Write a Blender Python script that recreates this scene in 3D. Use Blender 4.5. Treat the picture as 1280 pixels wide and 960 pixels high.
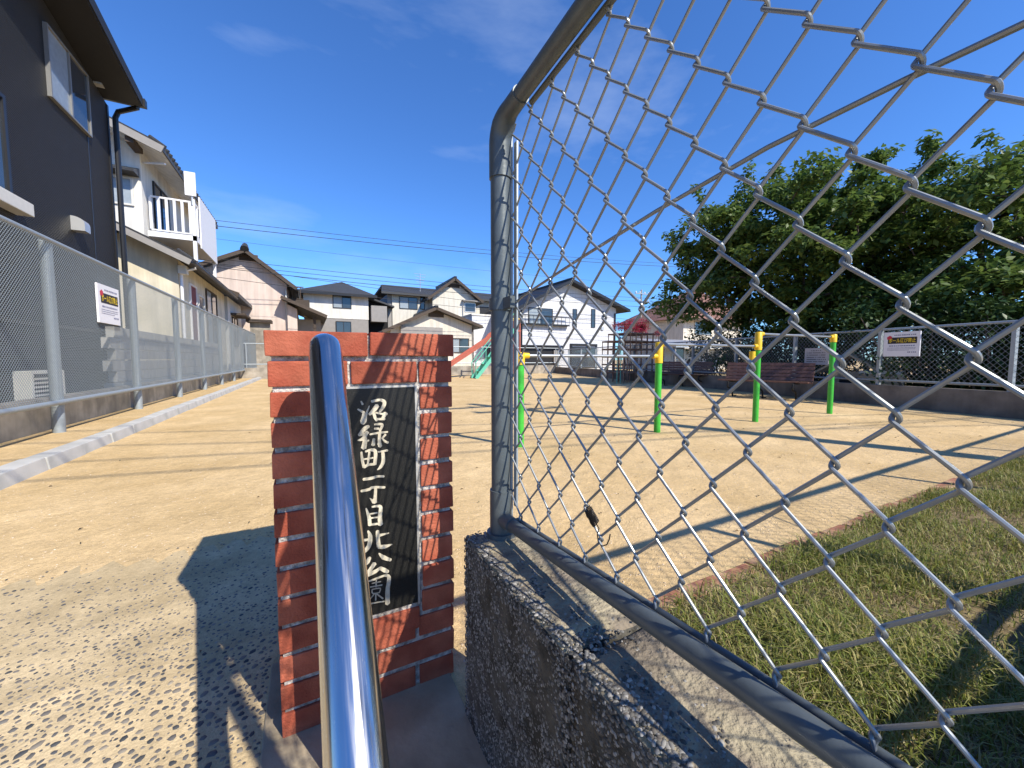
import bpy, bmesh, math, random
import numpy as np
from mathutils import Vector, Matrix
R = math.radians
random.seed(7); RNG = np.random.default_rng(7)
for o in list(bpy.data.objects): bpy.data.objects.remove(o)
SC = bpy.context.scene; COL = SC.collection

# ------------------------------------------------------------------ camera, sky, sun, exposure
FPX, YAW, PIT, CH = 483.0, R(27.7), R(-3.7), 0.92      # focal length in photo pixels, heading, pitch, lens height
cd = bpy.data.cameras.new('camera'); cam = bpy.data.objects.new('camera', cd); COL.objects.link(cam)
cd.sensor_width = 36; cd.lens = 36*FPX/1280; cd.clip_start = 0.02; cd.clip_end = 2000
cam.location = (0, 0, CH); cam.rotation_euler = (R(90)+PIT, 0, -YAW); SC.camera = cam
SUN = Vector((-0.425, 1.0, -0.97)).normalized()        # direction the light travels
W = bpy.data.worlds.new('World'); SC.world = W; W.use_nodes = True
wn = W.node_tree.nodes; wl = W.node_tree.links; wn.clear()
wo = wn.new('ShaderNodeOutputWorld'); bg = wn.new('ShaderNodeBackground'); sky = wn.new('ShaderNodeTexSky')
sky.sky_type = 'NISHITA'; sky.sun_disc = False; sky.sun_elevation = math.asin(-SUN.z)
sky.sun_rotation = math.atan2(-SUN.x, -SUN.y); sky.altitude = 0; sky.air_density = 1.0; sky.dust_density = 0.05; sky.ozone_density = 4.0
bg.inputs[1].default_value = 0.106
tc = wn.new('ShaderNodeTexCoord'); mp = wn.new('ShaderNodeMapping'); mp.inputs['Scale'].default_value = (1.2, 2.4, 5.0); mp.inputs['Rotation'].default_value = (0.3, 0.5, 0.6)
nz = wn.new('ShaderNodeTexNoise'); nz.inputs['Scale'].default_value = 1.5; nz.inputs['Detail'].default_value = 6; nz.inputs['Roughness'].default_value = 0.55
rp = wn.new('ShaderNodeValToRGB'); rp.color_ramp.elements[0].position = 0.56; rp.color_ramp.elements[1].position = 0.9
rp.color_ramp.elements[1].color = (0.28, 0.28, 0.28, 1)
mx = wn.new('ShaderNodeMixRGB'); mx.inputs[2].default_value = (7.0, 8.0, 9.5, 1)
wl.new(tc.outputs['Generated'], mp.inputs[0]); wl.new(mp.outputs[0], nz.inputs['Vector']); wl.new(nz.outputs['Fac'], rp.inputs[0])
hs = wn.new('ShaderNodeHueSaturation'); hs.inputs['Saturation'].default_value = 1.0
ti = wn.new('ShaderNodeMixRGB'); ti.blend_type = 'MULTIPLY'; ti.inputs[0].default_value = 1; ti.inputs[2].default_value = (0.61, 1.02, 1.56, 1); wl.new(sky.outputs[0], ti.inputs[1]); wl.new(ti.outputs[0], hs.inputs['Color'])
wl.new(rp.outputs[0], mx.inputs[0]); wl.new(hs.outputs[0], mx.inputs[1]); wl.new(mx.outputs[0], bg.inputs[0]); wl.new(bg.outputs[0], wo.inputs[0])
sd = bpy.data.lights.new('sun', 'SUN'); sd.energy = 5.0; sd.angle = R(0.53); sd.color = (1.0, 0.93, 0.80)
sun = bpy.data.objects.new('sun', sd); COL.objects.link(sun); sun.rotation_euler = SUN.to_track_quat('-Z', 'Y').to_euler(); sun.location = (5, -8, 12)
vs = SC.view_settings; vs.view_transform = 'Standard'; vs.look = 'None'; vs.gamma = 1; vs.use_curve_mapping = False; vs.exposure = 0.45

# ------------------------------------------------------------------ photo pixel -> direction, met with the plane a thing stands on
_f = np.array([math.sin(YAW)*math.cos(PIT), math.cos(YAW)*math.cos(PIT), math.sin(PIT)]); _r = np.array([math.cos(YAW), -math.sin(YAW), 0]); _u = np.cross(_r, _f)
def ray(u, v): return _f + _r*(u-640)/FPX - _u*(v-480)/FPX
def gz(u, v, z=0):
    d = ray(u, v); t = (z-CH)/d[2]; return Vector((d[0]*t, d[1]*t, z))
def atY(u, v, Y):
    d = ray(u, v)*Y/ray(u, v)[1]; return Vector((d[0], Y, d[2]+CH))
def atX(u, v, X):
    d = ray(u, v)*X/ray(u, v)[0]; return Vector((X, d[1], d[2]+CH))

# ------------------------------------------------------------------ materials
MATS = {}
def mat(name, col, rough=0.7, metal=0.0, var=0.0, vscale=8.0, bump=0.0, bscale=60.0, col2=None, fac=(0.4, 0.6), spec=0.4, island=None, detail=4, coat=0, coords='Object'):
    if name in MATS: return MATS[name]
    m = bpy.data.materials.new(name); m.use_nodes = True; MATS[name] = m
    n = m.node_tree.nodes; l = m.node_tree.links; b = n['Principled BSDF']
    b.inputs['Base Color'].default_value = (*col, 1); b.inputs['Roughness'].default_value = rough; b.inputs['Metallic'].default_value = metal
    b.inputs['Specular IOR Level'].default_value = spec
    if coat: b.inputs['Coat Weight'].default_value = coat
    t = n.new('ShaderNodeTexCoord'); cout = None
    if col2 is not None:
        z = n.new('ShaderNodeTexNoise'); z.inputs['Scale'].default_value = vscale; z.inputs['Detail'].default_value = detail; l.new(t.outputs[coords], z.inputs['Vector'])
        r = n.new('ShaderNodeValToRGB'); e = r.color_ramp.elements; e[0].position, e[1].position = fac; e[0].color = (*col, 1); e[1].color = (*col2, 1)
        l.new(z.outputs['Fac'], r.inputs[0]); cout = r.outputs[0]
    elif island:
        g = n.new('ShaderNodeNewGeometry'); r = n.new('ShaderNodeValToRGB'); e = r.color_ramp.elements
        e[0].color = (*island[0], 1); e[1].color = (*island[-1], 1)
        for k, c in enumerate(island[1:-1]):
            q = e.new((k+1)/(len(island)-1)); q.color = (*c, 1)
        l.new(g.outputs['Random Per Island'], r.inputs[0]); cout = r.outputs[0]
    if var:
        z = n.new('ShaderNodeTexNoise'); z.inputs['Scale'].default_value = vscale*2.3; z.inputs['Detail'].default_value = 5; l.new(t.outputs[coords], z.inputs['Vector'])
        mr = n.new('ShaderNodeMapRange'); mr.inputs[1].default_value = 0.25; mr.inputs[2].default_value = 0.75; mr.inputs[3].default_value = 1-var; mr.inputs[4].default_value = 1+var
        l.new(z.outputs['Fac'], mr.inputs[0])
        oi = n.new('ShaderNodeObjectInfo'); mo = n.new('ShaderNodeMapRange'); mo.inputs[3].default_value = 1-var*0.6; mo.inputs[4].default_value = 1+var*0.6
        l.new(oi.outputs['Random'], mo.inputs[0]); mm = n.new('ShaderNodeMath'); mm.operation = 'MULTIPLY'; l.new(mr.outputs[0], mm.inputs[0]); l.new(mo.outputs[0], mm.inputs[1])
        mc = n.new('ShaderNodeMixRGB'); mc.blend_type = 'MULTIPLY'; mc.inputs[0].default_value = 1
        if cout: l.new(cout, mc.inputs[1])
        else: mc.inputs[1].default_value = (*col, 1)
        l.new(mm.outputs[0], mc.inputs[2]); cout = mc.outputs[0]
    if cout: l.new(cout, b.inputs['Base Color'])
    if bump:
        z = n.new('ShaderNodeTexNoise'); z.inputs['Scale'].default_value = bscale; z.inputs['Detail'].default_value = 6; l.new(t.outputs[coords], z.inputs['Vector'])
        bp = n.new('ShaderNodeBump'); bp.inputs['Strength'].default_value = bump; bp.inputs['Distance'].default_value = 0.01
        l.new(z.outputs['Fac'], bp.inputs['Height']); l.new(bp.outputs[0], b.inputs['Normal'])
    return m
def grain(m, scale=260.0, amt=0.16, relief=0.45):
    n = m.node_tree.nodes; l = m.node_tree.links; b = n['Principled BSDF']; src = b.inputs['Base Color'].links[0].from_socket
    t = n.new('ShaderNodeTexCoord'); prev = src
    for sc, am in ((scale, amt), (scale*0.21, amt*0.6)):
        z = n.new('ShaderNodeTexNoise'); z.inputs['Scale'].default_value = sc; z.inputs['Detail'].default_value = 3; l.new(t.outputs['Object'], z.inputs['Vector'])
        mr = n.new('ShaderNodeMapRange'); mr.inputs[1].default_value = 0.3; mr.inputs[2].default_value = 0.7; mr.inputs[3].default_value = 1-am; mr.inputs[4].default_value = 1+am; l.new(z.outputs['Fac'], mr.inputs[0])
        mc = n.new('ShaderNodeMixRGB'); mc.blend_type = 'MULTIPLY'; mc.inputs[0].default_value = 1; l.new(prev, mc.inputs[1]); l.new(mr.outputs[0], mc.inputs[2]); prev = mc.outputs[0]
    for sc, am, lo, hi in ((9.0, 0.09, 0.35, 0.65), (34.0, 0.07, 0.35, 0.65)):
        z = n.new('ShaderNodeTexNoise'); z.inputs['Scale'].default_value = sc; z.inputs['Detail'].default_value = 7; z.inputs['Roughness'].default_value = 0.65; z.inputs['Distortion'].default_value = 0.4; l.new(t.outputs['Object'], z.inputs['Vector'])
        mr = n.new('ShaderNodeMapRange'); mr.inputs[1].default_value = lo; mr.inputs[2].default_value = hi; mr.inputs[3].default_value = 1-am; mr.inputs[4].default_value = 1+am; l.new(z.outputs['Fac'], mr.inputs[0])
        mc = n.new('ShaderNodeMixRGB'); mc.blend_type = 'MULTIPLY'; mc.inputs[0].default_value = 1; l.new(prev, mc.inputs[1]); l.new(mr.outputs[0], mc.inputs[2]); prev = mc.outputs[0]
    l.new(prev, b.inputs['Base Color'])
    v = n.new('ShaderNodeTexNoise'); v.inputs['Scale'].default_value = 7.5; v.inputs['Detail'].default_value = 8; v.inputs['Roughness'].default_value = 0.68; v.inputs['Distortion'].default_value = 0.6; l.new(t.outputs['Object'], v.inputs['Vector'])
    b2 = n.new('ShaderNodeBump'); b2.inputs['Strength'].default_value = relief; b2.inputs['Distance'].default_value = 0.05; l.new(v.outputs['Fac'], b2.inputs['Height'])
    old = b.inputs['Normal'].links[0].from_node; l.new(b2.outputs[0], old.inputs['Normal']); return m
def stripes(m, axis='Z', scale=20.0, strength=0.5, dist=0.02, dark=None):
    """fine ribs across a surface too small to build singly: relief only"""
    n = m.node_tree.nodes; l = m.node_tree.links; b = n['Principled BSDF']
    t = n.new('ShaderNodeTexCoord'); w = n.new('ShaderNodeTexWave'); w.bands_direction = axis; w.inputs['Scale'].default_value = scale; w.inputs['Distortion'].default_value = 0.3
    l.new(t.outputs['Object'], w.inputs['Vector']); bp = n.new('ShaderNodeBump'); bp.inputs['Strength'].default_value = strength; bp.inputs['Distance'].default_value = dist
    l.new(w.outputs['Fac'], bp.inputs['Height']); l.new(bp.outputs[0], b.inputs['Normal']); return m
mat('sand', (0.52, 0.368, 0.183), 0.95, col2=(0.63, 0.462, 0.253), vscale=1.1, fac=(0.35, 0.68), var=0.08, bump=0.45, bscale=140, spec=0.1, detail=8)
mat('cement', (0.46, 0.355, 0.205), 0.9, col2=(0.56, 0.44, 0.265), vscale=2.2, var=0.12, bump=0.35, bscale=120, spec=0.15)
grain(MATS['sand']); grain(MATS['cement'], 300, 0.14, 0.15)
mat('apron', (0.25, 0.205, 0.14), 0.9, col2=(0.35, 0.29, 0.205), vscale=5, var=0.15, bump=0.25, bscale=60, spec=0.2)
mat('pebble', (0.2,)*3, 0.6, island=[(0.05, 0.055, 0.06), (0.10, 0.10, 0.10), (0.15, 0.135, 0.12), (0.24, 0.21, 0.17), (0.08, 0.085, 0.095), (0.34, 0.29, 0.22)], spec=0.3)
mat('grit', (0.2,)*3, 0.8, island=[(0.34, 0.26, 0.17), (0.6, 0.47, 0.32), (0.47, 0.37, 0.25), (0.68, 0.56, 0.42)], spec=0.2)
mat('litter', (0.15, 0.1, 0.05), 0.8, island=[(0.10, 0.07, 0.04), (0.22, 0.15, 0.07), (0.06, 0.045, 0.03), (0.14, 0.14, 0.05)])
mat('wallstone', (0.2,)*3, 0.7, island=[(0.04, 0.04, 0.036), (0.11, 0.105, 0.094), (0.18, 0.172, 0.155), (0.36, 0.34, 0.305), (0.07, 0.066, 0.058), (0.14, 0.12, 0.10)], spec=0.3)
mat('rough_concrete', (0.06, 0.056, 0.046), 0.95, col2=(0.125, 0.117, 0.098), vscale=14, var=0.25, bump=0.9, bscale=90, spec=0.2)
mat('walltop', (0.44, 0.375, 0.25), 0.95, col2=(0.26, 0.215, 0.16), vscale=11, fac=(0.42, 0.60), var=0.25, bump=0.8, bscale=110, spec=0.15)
mat('concrete', (0.40, 0.40, 0.38), 0.9, col2=(0.5, 0.49, 0.465), vscale=3, var=0.08, bump=0.15, bscale=60, spec=0.2)
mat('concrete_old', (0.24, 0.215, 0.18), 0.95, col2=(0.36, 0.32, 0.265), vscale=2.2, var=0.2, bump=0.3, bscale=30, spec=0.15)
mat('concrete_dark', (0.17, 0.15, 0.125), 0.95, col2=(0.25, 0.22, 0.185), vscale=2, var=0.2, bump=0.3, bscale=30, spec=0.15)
mat('block', (0.34, 0.335, 0.32), 0.95, var=0.12, vscale=3, bump=0.25, bscale=40, spec=0.15)
mat('brick', (0.31, 0.072, 0.040), 0.85, col2=(0.41, 0.118, 0.066), vscale=9, var=0.22, bump=0.35, bscale=170, spec=0.25)
mat('brick_flat', (0.33, 0.145, 0.09), 0.9, col2=(0.46, 0.31, 0.19), vscale=7, var=0.16, bump=0.3, bscale=110, spec=0.2)
mat('mortar', (0.24, 0.22, 0.20), 0.95, col2=(0.52, 0.49, 0.45), vscale=45, var=0.25, bump=0.9, bscale=130, spec=0.1)
mat('granite', (0.007, 0.007, 0.0065), 0.42, col2=(0.034, 0.033, 0.029), vscale=420, fac=(0.46, 0.68), spec=0.45, detail=2)
mat('engraved', (0.60, 0.535, 0.40), 0.7, var=0.18, vscale=60, bump=0.2, bscale=200)
mat('silver_edge', (0.5, 0.48, 0.44), 0.5, metal=0.6, var=0.2, vscale=30)
mat('stainless', (0.62, 0.62, 0.62), 0.17, metal=1.0, var=0.03, vscale=8)
_m = mat('stainless', (0.62,)*3); _n = _m.node_tree.nodes; _t = _n.new('ShaderNodeTexCoord'); _p = _n.new('ShaderNodeMapping'); _p.inputs['Scale'].default_value = (260, 9, 9); _z = _n.new('ShaderNodeTexNoise'); _z.inputs['Scale'].default_value = 1.0; _z.inputs['Detail'].default_value = 5; _mr = _n.new('ShaderNodeMapRange'); _mr.inputs[1].default_value = 0.35; _mr.inputs[2].default_value = 0.7; _mr.inputs[3].default_value = 0.12; _mr.inputs[4].default_value = 0.30
for _a, _b in ((_t.outputs['Object'], _p.inputs[0]), (_p.outputs[0], _z.inputs['Vector']), (_z.outputs['Fac'], _mr.inputs[0]), (_mr.outputs[0], _n['Principled BSDF'].inputs['Roughness'])): _m.node_tree.links.new(_a, _b)
mat('galv', (0.33, 0.37, 0.395), 0.5, metal=0.35, var=0.10, vscale=14, bump=0.05, bscale=60)
mat('galv_dark', (0.11, 0.13, 0.14), 0.45, metal=0.3, var=0.12, vscale=10, bump=0.06, bscale=80)
mat('wire', (0.28, 0.30, 0.31), 0.34, metal=0.45, var=0.08, vscale=20)
mat('wire_far', (0.25, 0.295, 0.335), 0.5, metal=0.2)
mat('tie_wire', (0.05, 0.045, 0.04), 0.5, metal=0.6)
mat('green_paint', (0.05, 0.42, 0.04), 0.45, var=0.14, vscale=9, spec=0.5)
mat('yellow_paint', (0.74, 0.47, 0.018), 0.42, var=0.12, vscale=8, spec=0.5)
mat('steel_bar', (0.30, 0.32, 0.34), 0.4, metal=0.6, var=0.08, vscale=5)
mat('bench_wood', (0.115, 0.058, 0.045), 0.6, col2=(0.16, 0.085, 0.065), vscale=14, var=0.12)
mat('black_iron', (0.02, 0.02, 0.02), 0.5, metal=0.3)
mat('slide_red', (0.42, 0.115, 0.075), 0.5, var=0.12, vscale=4)
mat('mint_paint', (0.12, 0.46, 0.33), 0.45, var=0.08, vscale=5)
mat('pale_yellow', (0.75, 0.58, 0.12), 0.5, var=0.06, vscale=5)
mat('rust_pipe', (0.24, 0.12, 0.075), 0.7, col2=(0.36, 0.22, 0.15), vscale=6, var=0.15)
stripes(mat('siding_dark', (0.016, 0.0165, 0.018), 0.55, var=0.10, vscale=1.5, spec=0.35), 'Z', 14, 0.6, 0.02)
mat('roof_dark', (0.013, 0.013, 0.015), 0.6, var=0.15, vscale=4)
mat('gutter', (0.014, 0.013, 0.013), 0.35, spec=0.5)
mat('cream', (0.60, 0.54, 0.40), 0.9, col2=(0.66, 0.60, 0.47), vscale=1.3, var=0.06, bump=0.15, bscale=60)
mat('offwhite', (0.64, 0.62, 0.57), 0.9, col2=(0.69, 0.67, 0.62), vscale=1.2, var=0.05, bump=0.1, bscale=60)
mat('white_wall', (0.63, 0.64, 0.66), 0.85, var=0.04, vscale=1.5)
mat('white_paint', (0.72, 0.72, 0.73), 0.5, var=0.04, vscale=5)
mat('pink_wall', (0.58, 0.475, 0.415), 0.9, col2=(0.63, 0.525, 0.46), vscale=1, var=0.04)
mat('grey_wall', (0.27, 0.255, 0.24), 0.9, var=0.08, vscale=2)
mat('beige_wall', (0.61, 0.57, 0.49), 0.9, var=0.05, vscale=1.5)
stripes(mat('roof_tile', (0.085, 0.085, 0.088), 0.55, var=0.25, vscale=5), 'X', 12, 0.9, 0.05)
stripes(mat('roof_slate', (0.042, 0.044, 0.048), 0.6, var=0.15, vscale=4), 'Y', 7, 0.6, 0.03)
stripes(mat('roof_brown', (0.23, 0.115, 0.085), 0.7, var=0.15, vscale=4), 'Y', 7, 0.6, 0.03)
for _k in ('cream', 'offwhite', 'pink_wall', 'beige_wall', 'white_wall', 'concrete_old', 'concrete_dark'):    # rain streaks and grime
    _m = MATS[_k]; _n = _m.node_tree.nodes; _l = _m.node_tree.links; _b = _n['Principled BSDF']; _s = _b.inputs['Base Color'].links[0].from_socket
    _t = _n.new('ShaderNodeTexCoord'); _p = _n.new('ShaderNodeMapping'); _p.inputs['Scale'].default_value = (4, 4, 0.35); _z = _n.new('ShaderNodeTexNoise'); _z.inputs['Scale'].default_value = 1.4; _z.inputs['Detail'].default_value = 7; _z.inputs['Roughness'].default_value = 0.6
    _mr = _n.new('ShaderNodeMapRange'); _mr.inputs[1].default_value = 0.38; _mr.inputs[2].default_value = 0.62; _mr.inputs[3].default_value = 0.86; _mr.inputs[4].default_value = 1.04; _c = _n.new('ShaderNodeMixRGB'); _c.blend_type = 'MULTIPLY'; _c.inputs[0].default_value = 1
    for _a, _d in ((_t.outputs['Object'], _p.inputs[0]), (_p.outputs[0], _z.inputs['Vector']), (_z.outputs['Fac'], _mr.inputs[0]), (_s, _c.inputs[1]), (_mr.outputs[0], _c.inputs[2]), (_c.outputs[0], _b.inputs['Base Color'])): _l.new(_a, _d)
mat('wood_dark', (0.07, 0.052, 0.04), 0.8, var=0.2, vscale=8)
mat('wood_pale', (0.55, 0.40, 0.25), 0.8, var=0.15, vscale=8)
mat('alu', (0.55, 0.55, 0.54), 0.4, metal=0.6)
mat('frame_dark', (0.02, 0.02, 0.022), 0.4)
mat('frame_grey', (0.22, 0.22, 0.215), 0.45, metal=0.3)
mat('glass', (0.035, 0.045, 0.055), 0.06, spec=0.9, var=0.15, vscale=1.0)
mat('curtain', (0.26, 0.30, 0.33), 0.5, var=0.12, vscale=6, coat=0.6)
mat('maroon', (0.16, 0.03, 0.035), 0.6, var=0.1)
mat('plastic_beige', (0.62, 0.60, 0.54), 0.5, var=0.05)
mat('sign_white', (0.78, 0.77, 0.79), 0.5, var=0.03, vscale=12)
mat('sign_grey', (0.42, 0.40, 0.40), 0.6, var=0.08, vscale=20)
mat('print_black', (0.018, 0.016, 0.018), 0.5)
mat('print_yellow', (0.78, 0.55, 0.02), 0.5)
mat('print_red', (0.55, 0.03, 0.06), 0.5)
mat('print_blue', (0.16, 0.17, 0.30), 0.5)
mat('bark', (0.065, 0.05, 0.04), 0.9, col2=(0.11, 0.085, 0.068), vscale=10, var=0.2, bump=0.6, bscale=40)
mat('wire_black', (0.03, 0.03, 0.035), 0.6)
mat('pole_concrete', (0.33, 0.32, 0.30), 0.9, var=0.08, vscale=4)
mat('soil', (0.16, 0.12, 0.065), 1.0, col2=(0.26, 0.20, 0.11), vscale=14, var=0.2, bump=0.8, bscale=60, spec=0.1)
def leafmat(name, cols, trans):
    m = mat(name, cols[0], 0.5, island=cols, spec=0.35)
    n = m.node_tree.nodes; l = m.node_tree.links; b = n['Principled BSDF']; o = n['Material Output']
    tr = n.new('ShaderNodeBsdfTranslucent'); ms = n.new('ShaderNodeMixShader'); ms.inputs[0].default_value = trans
    l.new(b.inputs['Base Color'].links[0].from_socket, tr.inputs[0]); l.new(b.outputs[0], ms.inputs[1]); l.new(tr.outputs[0], ms.inputs[2]); l.new(ms.outputs[0], o.inputs[0]); return m
leafmat('leaf', [(0.085, 0.145, 0.032), (0.12, 0.19, 0.04), (0.065, 0.12, 0.03), (0.17, 0.23, 0.055), (0.095, 0.155, 0.04)], 0.4)
leafmat('leaf_dark', [(0.02, 0.05, 0.016), (0.032, 0.07, 0.018), (0.045, 0.085, 0.022)], 0.15)
leafmat('flower', [(0.42, 0.012, 0.06), (0.30, 0.008, 0.05), (0.5, 0.03, 0.10), (0.05, 0.08, 0.02), (0.38, 0.01, 0.04)], 0.25)
leafmat('grass', [(0.17, 0.22, 0.03), (0.25, 0.27, 0.05), (0.13, 0.18, 0.025), (0.33, 0.32, 0.08), (0.44, 0.36, 0.15), (0.17, 0.23, 0.04), (0.52, 0.43, 0.21)], 0.3)

leafmat('thatch', [(0.40, 0.32, 0.16), (0.30, 0.23, 0.11), (0.48, 0.40, 0.22), (0.25, 0.22, 0.09)], 0.15)
# ------------------------------------------------------------------ mesh helpers
class MB:
    def __init__(s): s.v = []; s.f = []
    def add(s, vs, fs):
        k = len(s.v); s.v += [tuple(p) for p in vs]; s.f += [tuple(i+k for i in q) for q in fs]; return s
    def box(s, x0, x1, y0, y1, z0, z1):
        return s.add([(x, y, z) for z in (z0, z1) for y in (y0, y1) for x in (x0, x1)], [(0, 2, 3, 1), (4, 5, 7, 6), (0, 1, 5, 4), (2, 6, 7, 3), (0, 4, 6, 2), (1, 3, 7, 5)])
    def bar(s, a, b, w, h, up=(0, 0, 1)):
        a, b = Vector(a), Vector(b); d = (b-a).normalized(); up = Vector(up)
        if abs(d.dot(up)) > 0.98: up = Vector((1, 0, 0))
        x = d.cross(up).normalized(); y = x.cross(d)
        vs = [p + x*i*w/2 + y*j*h/2 for p in (a, b) for j in (-1, 1) for i in (-1, 1)]
        return s.add(vs, [(0, 1, 3, 2), (4, 6, 7, 5), (0, 4, 5, 1), (2, 3, 7, 6), (0, 2, 6, 4), (1, 5, 7, 3)])
    def tube(s, pts, r, n=8, cap=True):
        pts = [Vector(p) for p in pts]; m = len(pts); rs = r if isinstance(r, (list, tuple)) else [r]*m
        k0 = len(s.v); pn = None
        for i, p in enumerate(pts):
            d = (pts[min(i+1, m-1)]-pts[max(i-1, 0)]).normalized()
            if pn is None:
                a = Vector((0, 0, 1)) if abs(d.z) < 0.9 else Vector((1, 0, 0)); pn = d.cross(a).normalized()
            else:
                pn = (pn - d*pn.dot(d)).normalized()
            b = d.cross(pn)
            for j in range(n):
                t = 2*math.pi*j/n; s.v.append(tuple(p + (pn*math.cos(t)+b*math.sin(t))*rs[i]))
        for i in range(m-1):
            for j in range(n):
                q = k0+i*n; jj = (j+1) % n; s.f.append((q+j, q+jj, q+n+jj, q+n+j))
        if cap: s.f.append(tuple(k0+j for j in reversed(range(n)))); s.f.append(tuple(k0+(m-1)*n+j for j in range(n)))
        return s
    def prism(s, poly, d):
        """polygon (3D points) extruded by vector d"""
        n = len(poly); d = Vector(d); vs = [Vector(p) for p in poly] + [Vector(p)+d for p in poly]
        return s.add(vs, [tuple(range(n))[::-1], tuple(range(n, 2*n))] + [(i, (i+1) % n, n+(i+1) % n, n+i) for i in range(n)])
    def mesh(s, name):
        me = bpy.data.meshes.new(name); me.from_pydata(s.v, [], s.f); me.update(); return me
def link(name, data, m=None, parent=None):
    o = bpy.data.objects.new(name, data); COL.objects.link(o)
    if m and data and not data.materials: data.materials.append(MATS[m])
    if parent: o.parent = parent
    return o
def ob(name, mb, m, parent=None, smooth=False, bevel=0, seg=2, normals=True):
    me = mb.mesh(name)
    if normals or bevel:
        bm = bmesh.new(); bm.from_mesh(me)
        if bevel: bmesh.ops.bevel(bm, geom=bm.edges[:], offset=bevel, segments=seg, affect='EDGES', profile=0.6)
        bmesh.ops.recalc_face_normals(bm, faces=bm.faces[:]); bm.to_mesh(me); bm.free()
    if smooth: me.shade_smooth() if hasattr(me, 'shade_smooth') else None
    if smooth and not bevel:
        try: me.set_sharp_from_angle(angle=R(40))
        except Exception: pass
    return link(name, me, m, parent)
def tag(o, label, cat, group=None):
    o['label'] = label; o['category'] = cat
    if group: o['group'] = group
    return o
def struct(o): o['kind'] = 'structure'; return o
def stuff(o): o['kind'] = 'stuff'; return o
def thing(name, label, cat, loc=(0, 0, 0), rz=0, group=None):
    o = bpy.data.objects.new(name, None); COL.objects.link(o); o.location = loc; o.rotation_euler = (0, 0, rz); o.empty_display_size = 0.2
    return tag(o, label, cat, group)
def raw_mesh(name, V, F, m, parent=None):
    """V (n,3) array, F (k,3) triangle array"""
    me = bpy.data.meshes.new(name); V = np.asarray(V, np.float32); F = np.asarray(F, np.int32)
    me.vertices.add(len(V)); me.vertices.foreach_set('co', V.ravel()); me.loops.add(F.size); me.loops.foreach_set('vertex_index', F.ravel())
    me.polygons.add(len(F)); me.polygons.foreach_set('loop_start', np.arange(0, F.size, F.shape[1], dtype=np.int32)); me.polygons.foreach_set('loop_total', np.full(len(F), F.shape[1], np.int32))
    me.update(calc_edges=True); me.validate(); return link(name, me, m, parent)
def text_mesh(name, body, size, m, M, parent=None, width=None):
    c = bpy.data.curves.new('tx', 'FONT'); c.body = body; c.size = size; c.align_x = 'CENTER'; c.align_y = 'CENTER'; c.offset = size*0.02; c.resolution_u = 3
    t = bpy.data.objects.new('tx', c); COL.objects.link(t); bpy.context.view_layer.update()
    me = bpy.data.meshes.new_from_object(t.evaluated_get(bpy.context.evaluated_depsgraph_get())); bpy.data.objects.remove(t)
    if width and len(me.vertices):
        xs = [v.co.x for v in me.vertices]; k = width/(max(xs)-min(xs)); x0 = (max(xs)+min(xs))/2
        ys = [v.co.y for v in me.vertices]; y0 = (max(ys)+min(ys))/2
        for v in me.vertices: v.co.x = (v.co.x-x0)*k; v.co.y -= y0
    me.transform(M); me.materials.clear(); return link(name, me, m, parent)

def domes(name, P, r, ax, m, parent=None, flat=0.35, nside=6, nrm=None):
    """many small stones, each a low dome; P (n,3), r (n,), elongation ax (n,)"""
    n = len(P); th = RNG.uniform(0, 2*np.pi, n); k = np.arange(nside)
    ang = th[:, None]+2*np.pi*k/nside + RNG.uniform(-0.25, 0.25, (n, nside)); rr = RNG.uniform(0.8, 1.15, (n, nside))
    def ring(sc, h):
        a = np.cos(ang-th[:, None])*ax[:, None]; b = np.sin(ang-th[:, None]); ph = RNG.uniform(0, 2*np.pi, n)[:, None] if False else th[:, None]*1.7
        x = (a*np.cos(ph)-b*np.sin(ph))*r[:, None]*rr*sc; y = (a*np.sin(ph)+b*np.cos(ph))*r[:, None]*rr*sc
        return np.stack([x, y, np.full_like(x, 0)+(r*h)[:, None]], 2)
    base = ring(1.0, -0.1); mid = ring(0.72, flat*0.8); top = np.zeros((n, 1, 3)); top[:, 0, 2] = r*flat
    V = np.concatenate([base, mid, top], 1)
    if nrm == '-x': V = np.stack([-V[..., 2], V[..., 0], V[..., 1]], -1)
    V = V + P[:, None, :]
    f = []
    for j in range(nside):
        q = (j+1) % nside; f += [(j, q, nside+q), (j, nside+q, nside+j), (nside+j, nside+q, 2*nside)]
    F = np.array(f)[None]+(np.arange(n)*(2*nside+1))[:, None, None]
    return raw_mesh(name, V.reshape(-1, 3), F.reshape(-1, 3), m, parent)

# ------------------------------------------------------------------ ground
o = MB().add([(-250, -250, 0), (250, -250, 0), (250, 250, 0), (-250, 250, 0)], [(0, 1, 2, 3)]); ground = struct(ob('ground', o, 'sand'))
def wavy(x0, x1, y, n=60, a=0.03, s=3): return [(x0+(x1-x0)*i/n, y + a*math.sin(s*i*0.37+i*i*0.013)+random.uniform(-a, a)*0.6) for i in range(n+1)]
def sheet(pts, z): return MB().add([(x, y, z) for x, y in pts], [tuple(range(len(pts)))])
far = wavy(-1.93, 0.30, 2.30, a=0.05)
struct(ob('entrance_paving', sheet([(-1.93, 1.462), (0.30, 1.462)]+far[::-1], 0.004), 'cement'))
struct(ob('entrance_paving', MB().box(-1.93, 0.30, -3.5, 1.455, -0.06, 0.010), 'cement', bevel=0.004))
struct(ob('pillar_apron', MB().box(-0.125, 0.335, -0.6, 1.30, -0.05, 0.016), 'apron', bevel=0.004))
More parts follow.
